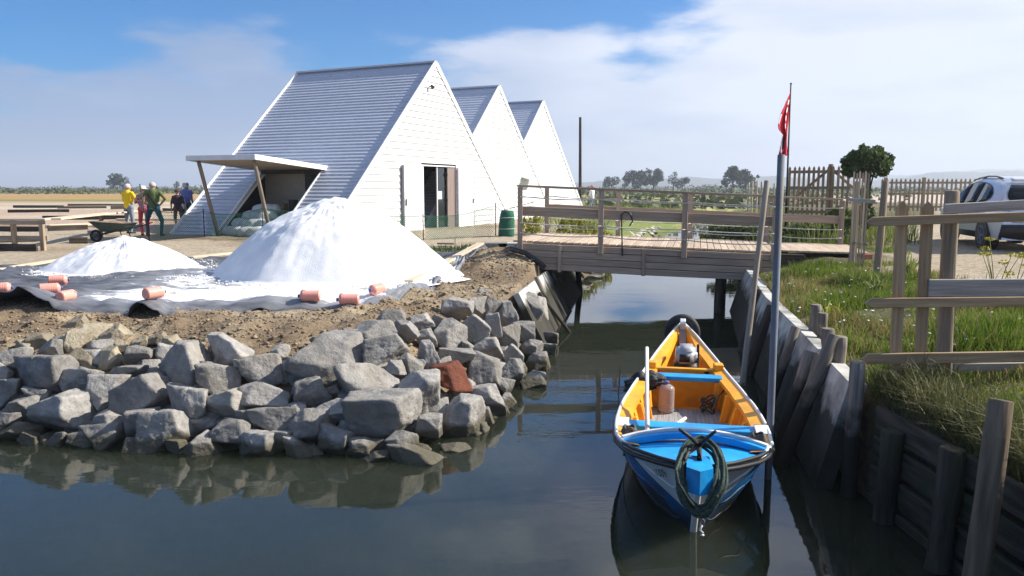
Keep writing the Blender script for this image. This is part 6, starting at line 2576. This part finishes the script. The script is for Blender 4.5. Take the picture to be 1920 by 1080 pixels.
def far_tree(label, px, top, bot, half, dist, seed, lobes=5, nl=1500, ragged=1.0, trunk=.25, flat=False):
    rr = random.Random(seed)
    b = D(px, 360, dist)
    base = V(b.x, dist, .85)
    zt = D(px, top, dist).z - .85
    w = half * dist / FPX
    lo = zt * trunk
    bl = []
    for i in range(lobes):
        u = (i + .5) / lobes * 2 - 1
        r = w / lobes * 1.5
        zc = lo + (zt - lo) * (.45 + .3 * rr.uniform(-1, 1) * ragged + .12 * (1 - abs(u)))
        rz = (zt - lo) * rr.uniform(.26, .42)
        zc = min(zc, zt - rz * .95)
        bl.append((u * w * .8, rr.uniform(-.3, .3) * w, zc, r, r, rz))
    for i in range(lobes * 3):
        u, vv = rr.uniform(-1, 1), rr.uniform(.1, 1)
        r = w * rr.uniform(.07, .16)
        bl.append((u * w * 1.02, rr.uniform(-.4, .4) * w, lo + (zt - lo) * vv * (1 - .35 * abs(u)), r * 1.3, r, r))
    for i in range(max(2, lobes // 2)):
        u = rr.uniform(-.6, .6)
        rz = (zt - lo) * .3
        bl.append((u * w, rr.uniform(-.3, .3) * w, zt - rz, w * .36, w * .36, rz))
    return tree(label, base, bl, nl, w * .055 + .10, .03 * zt + .05, zt * .5, seed, group='trees far across the marsh')


far_tree('broad dark tree on the horizon left of the standing visitors', 220, 325, 357, 17, 330, 1, 4, 1800)
far_tree('narrow side tree joined to the broad one left of the visitors', 240, 331, 357, 6, 335, 2, 2, 500)
far_tree('tiny dark conical tree on the horizon above the blue-shirted man', 332, 339, 356, 5, 360, 3, 2, 500)
far_tree('small rounded tree on the horizon just right of the tall mast', 1146, 331, 352, 16, 340, 4, 3, 1200)
far_tree('large spreading dark tree, left half of the central clump', 1192, 319, 352, 24, 320, 5, 5, 2400, 1.0, .15)
far_tree('large upright dark tree, right half of the central clump', 1225, 316, 352, 20, 322, 6, 4, 2400, 1.0, .15)
far_tree('thin flat-topped tree right of the central clump', 1262, 321, 352, 10, 318, 7, 3, 700, 1.3, .35)
far_tree('low dark tree at the right end of the central clump', 1279, 333, 352, 14, 325, 8, 3, 1100)
far_tree('dense round-headed dark tree above the footbridge, left of the flag', 1373, 312, 350, 20, 260, 9, 4, 2600, .9, .12)
far_tree('dense low dark tree adjoining the round-headed one', 1398, 317, 350, 20, 265, 10, 4, 2200, .9, .12)

# clipped round bush by the yard
bb = D(1620, 400, 19.5)
bl = [(0, 0, 1.92, 0.532, 0.5, 0.331), (-0.32, 0.0, 1.85, 0.285, 0.3, 0.239), (0.34, 0, 1.9, 0.285, 0.3, 0.239), (0.1, 0, 2.16, 0.342, 0.34, 0.184), (-0.18, 0, 2.12, 0.285, 0.3, 0.184), (0.05, 0, 0.65, 0.22, 0.2, 0.35), (0, 0, 1.15, 0.15, 0.15, 0.25), (-0.5, 0, 2.02, 0.152, 0.16, 0.11), (0.52, 0, 2.08, 0.142, 0.15, 0.11), (0.45, 0.1, 1.72, 0.133, 0.14, 0.092), (-0.42, 0, 1.68, 0.142, 0.14, 0.092), (0.25, 0, 2.3, 0.133, 0.14, 0.083), (-0.1, 0, 2.32, 0.123, 0.13, 0.092)]
tree('round-headed bush standing above the stake gate', (bb.x, 19.5, 1.15), bl, 4300, .05, .05, 1.7, 21, 'round_bush', bush_m, None, 'bush')

# lime green dwarf shrubs along the left bank behind the bridge
LIME = [(1055, 428), (1072, 426), (1083, 422), (1095, 424), (1110, 418), (1125, 421), (1002, 434), (985, 436), (1138, 424)]
for i, (px, py) in enumerate(LIME):
    P = D(px, py, 27 + .4 * (i % 3))
    z = gz(P.x, P.y)
    r = rng.uniform(.17, .26)
    wrd = ['first', 'second', 'third', 'fourth', 'fifth', 'sixth', 'seventh', 'eighth', 'ninth']
    order = sorted(range(len(LIME)), key=lambda q: LIME[q][0]).index(i)
    tree(f'yellow green dwarf shrub, {wrd[order]} from the left in the row behind the footbridge', (P.x, P.y, z), [(0, 0, .26, r, r, .30), (.08, 0, .50, r * .7, r * .7, .22)], 420, .045, .02, .2, 40 + i, 'dwarf_shrub', lime_m, 'dwarf shrubs behind the footbridge', 'shrub')

# bushes on the right bank beyond the bridge
for i, (px, py, dy, w, h, lab) in enumerate(((1420, 405, 27, 1.5, .75, 'leafy green bush behind the leaning wooden pole'), (1370, 418, 31, 1.3, .6, 'low dark bush overhanging the far canal'), (1535, 420, 21.5, 1.0, .7, 'weedy green bush in front of the tall picket fence'), (1570, 395, 22.5, .6, 1.1, 'upright weedy plant beside the tall picket fence'), (1490, 425, 21.5, .8, .45, 'low green bush right of the steel pole'))):
    P = D(px, py, dy)
    z = gz(P.x, P.y)
    bl = [(rng.uniform(-.7, .7) * w, rng.uniform(-.4, .4) * w, rng.uniform(.25, .75) * h, w * .38, w * .38, h * .32) for _ in range(7)]
    tree(lab, (P.x, P.y, z), bl, 2600, .075, .03, .3, 60 + i, 'bank_bush', leaf_m('bank_bush_leaves_%d' % i, (.05, .085, .02), (.17, .21, .05), .3), 'bushes on the right bank', 'bush')

# spiky and flowering weeds
def tuft(label, P, nb, h, w, m, seed, cat='plant', name='leafy_weed'):
    t_ = thing(name, label, cat, P, 0, 'weeds on the right bank')
    g = np.random.default_rng(seed)
    X = P[0] + g.normal(size=nb) * w * .12
    Y = P[1] + g.normal(size=nb) * w * .12
    blades('leaves', None, X, Y, np.full(nb, P[2] - .02), g.uniform(.5, 1, nb) * h, .035, m, 1.0, t_, seed)
    return t_


for i, (px, py, lab, nb, h) in enumerate(((1648, 545, 'spreading spiky plant on the bank left of the near fence', 60, .40), (1665, 530, 'upright spiky plant just behind the left picket', 36, .42), (1562, 580, 'pale yellow-leaved weed on the slope above the canal wall', 22, .38), (1700, 520, 'bright green weed between the two near pickets', 36, .5), (1500, 600, 'small dark weed at the top of the canal wall', 30, .22))):
    P = G(px, py, 1.05)
    z = gz(P.x, P.y)
    tuft(lab, (P.x, P.y, z), nb, h, .5, reed_m if i != 2 else lime_m, 80 + i)
for i, (px, py, dy, h, lab) in enumerate(((1868, 530, 9.5, .72, 'tall yellow-flowered fennel in front of the car'), (1900, 535, 9.2, .60, 'shorter yellow-flowered fennel at the right edge'), (1845, 545, 9.0, .5, 'bare bent fennel stalk left of the flowering one'))):
    P = D(px, py, dy)
    P.z = gz(P.x, P.y)
    pl = thing('fennel_plant', lab, 'plant', P, 0, 'fennel plants by the near fence')
    rr = random.Random(i)
    for s in range(6 if i < 2 else 3):
        a = rr.uniform(0, 6.28)
        tip = P + V(math.cos(a) * .32 * rr.uniform(.4, 1), math.sin(a) * .2, h * rr.uniform(.6, 1.05))
        mid = P + (tip - P) * .5 + V(0, 0, .05)
        st = tube('stem', [P, mid, tip], [.006, .005, .003], reed_m, pl, 5)
        if i < 2:
            co, f = leaves([tip[:]], [(.06, .06, .025)], 40, .014, s)
            np_obj('flower_head', co, f, mat('fennel_yellow', (.55, .48, .03), (.65, .55, .06), .7, 9), st, n=4)
# daisies dotting the bank are part of the grass mass
n = 90
X, Y = nrg.uniform(3.2, 6.0, n), nrg.uniform(7, 13.5, n)
o = lumps('daisy_heads', np.stack([X, Y, ground_z(X, Y) + .16], -1), np.full(n, .016), mat('daisy_white', (.75, .75, .7), rough=.8), .5)
tag(o, 'tiny white flower heads dotted over the bank grass', None, None, 'stuff')

# riprap and timbers of the far canal
far = thing('far_stone_bank', 'pale broken slabs lining the left bank beyond the footbridge', 'embankment', (4, 30, .2))
for i in range(90):
    t_ = rng.uniform(0, 1)
    y = 20.5 + t_ * 26
    x = float(np.interp(y, PL[:, 1][9:], PL[:, 0][9:]))
    dd = rng.uniform(.05, 1.5)
    z = .05 + dd * .42
    r = rng.uniform(.22, .5)
    M = Matrix.Translation((x - dd * .95, y + dd * .2, z)) @ Matrix.Rotation(rng.uniform(0, 6.3), 4, 'Z') @ Matrix.Rotation(rng.uniform(-.6, .6), 4, 'X') @ Matrix.Diagonal((r * 1.5, r, r * .45, 1))
    newobj('stone', ROCKS_PALE[i % 6], None, far, M)
for i in range(9):
    y = 35.5 + i * .75
    x = float(np.interp(y, PR[:, 1], PR[:, 0]))
    o = log('tarred_log', V(x - .15 + .04 * i, y, .12), V(x + 1.7, y + .5, .75), .19, .18, wood_dark, None, 12, .05, seed=i)
    tag(o, 'black tarred log sloping down to the far canal, %s from the camera' % ('nearest', 'second', 'third', 'fourth', 'fifth', 'sixth', 'seventh', 'eighth', 'farthest')[i], 'log', 'tarred logs lining the far right bank')

# ---- far scrub on the marsh (a mass) and hills
Xs, Zs, Cs = [], [], []
g2 = np.random.default_rng(3)
cent, rad = [], []
for i in range(900):
    y = g2.uniform(190, 620)
    x = g2.uniform(-.75, .75) * y
    h = g2.uniform(.4, 1.3) * (1 + (y > 350) * .8)
    cent.append((x, y, .85 + h * .4))
    rad.append((g2.uniform(2, 8), 2.5, h))
co, f = leaves(cent, rad, 26000, .55, 5)
o = None
for i in range(420):
    y = g2.uniform(62, 200)
    x = g2.uniform(.06, .5) * y
    h = g2.uniform(.15, .5)
    cent.append((x, y, .85 + h * .4))
    rad.append((g2.uniform(1, 6), .8, h))
co, f = leaves(cent, rad, 34000, .5, 5)
co[:, 2] = np.maximum(co[:, 2], .8)
o = np_obj('marsh_scrub', co, f, scrub_m, n=4)
tag(o, 'low dark scrub across the distant marsh', None, None, 'stuff')
hill_m = mat('wooded_hill', (.035, .05, .03), (.07, .085, .05), .95, .02, space='World', bump=.0)


def hill(name, label, dist, prof, seed):
    xs_ = np.arange(prof[0][0], prof[-1][0], 2.0)
    tops = np.interp(xs_, [p[0] for p in prof], [p[1] for p in prof])
    g = np.random.default_rng(seed)
    tops = tops - np.abs(vnoise(xs_, xs_ * 0, 9, seed) - .3) * 2.2 - np.abs(vnoise(xs_, xs_ * 0, 4, seed + 1)) * 1.2
    v_, f_ = [], []
    for px, tp in zip(xs_, tops):
        P = D(px, tp, dist)
        for dy, kk in ((-130, 0), (-50, .7), (0, 1), (120, .75), (320, 0)):
            v_.append(V(P.x * (dist + dy) / dist, dist + dy, .5 + (P.z - .5) * kk))
    for i in range(len(xs_) - 1):
        for kk in range(4):
            a = i * 5 + kk
            f_.append([a, a + 1, a + 6, a + 5])
    o = wobj(name, v_, f_, hill_m, None, True)
    tag(o, label, None, None, 'structure')


hill('hills', 'low wooded hills fading blue on the horizon', 1900, [(-200, 354), (100, 353), (400, 353), (700, 352), (1000, 347), (1100, 343), (1140, 340), (1200, 338), (1270, 334), (1290, 332), (1310, 334), (1340, 337), (1380, 334), (1420, 332), (1450, 331), (1500, 336), (1560, 338), (1640, 340), (1700, 333), (1740, 325), (1790, 322), (1840, 324), (1870, 322), (1905, 322), (1960, 326), (2100, 334), (2300, 345)], 4)
hill('hills', 'second paler ridge of hills behind the first', 3000, [(-300, 353), (900, 350), (1150, 344), (1260, 340), (1330, 336), (1400, 337), (1480, 333), (1600, 331), (1720, 329), (1850, 318), (1950, 318), (2300, 338)], 9)

# ================================================================== HAZE
hz_m = bpy.data.materials.new('haze')
hz_m.use_nodes = True
t = hz_m.node_tree
t.nodes.clear()
oo = t.nodes.new('ShaderNodeOutputMaterial')
pv = t.nodes.new('ShaderNodeVolumePrincipled')
pv.inputs['Color'].default_value = (.80, .88, 1.0, 1)
pv.inputs['Density'].default_value = .00055
pv.inputs['Anisotropy'].default_value = .2
t.links.new(pv.outputs[0], oo.inputs['Volume'])
x0, x1, y0, y1, z0_, z1_ = -3700, 3700, -600, 3900, -3.0, 110.0
e = [V(x0, y0, z1_), V(x1, y0, z1_), V(x1, y1, z1_), V(x0, y1, z1_), V(x0, y0, z0_), V(x1, y0, z0_), V(x1, y1, z0_), V(x0, y1, z0_)]
hz = wobj('haze', e, FQ, hz_m)
tag(hz, 'thin pale sea haze over the marsh', None, None, 'stuff')
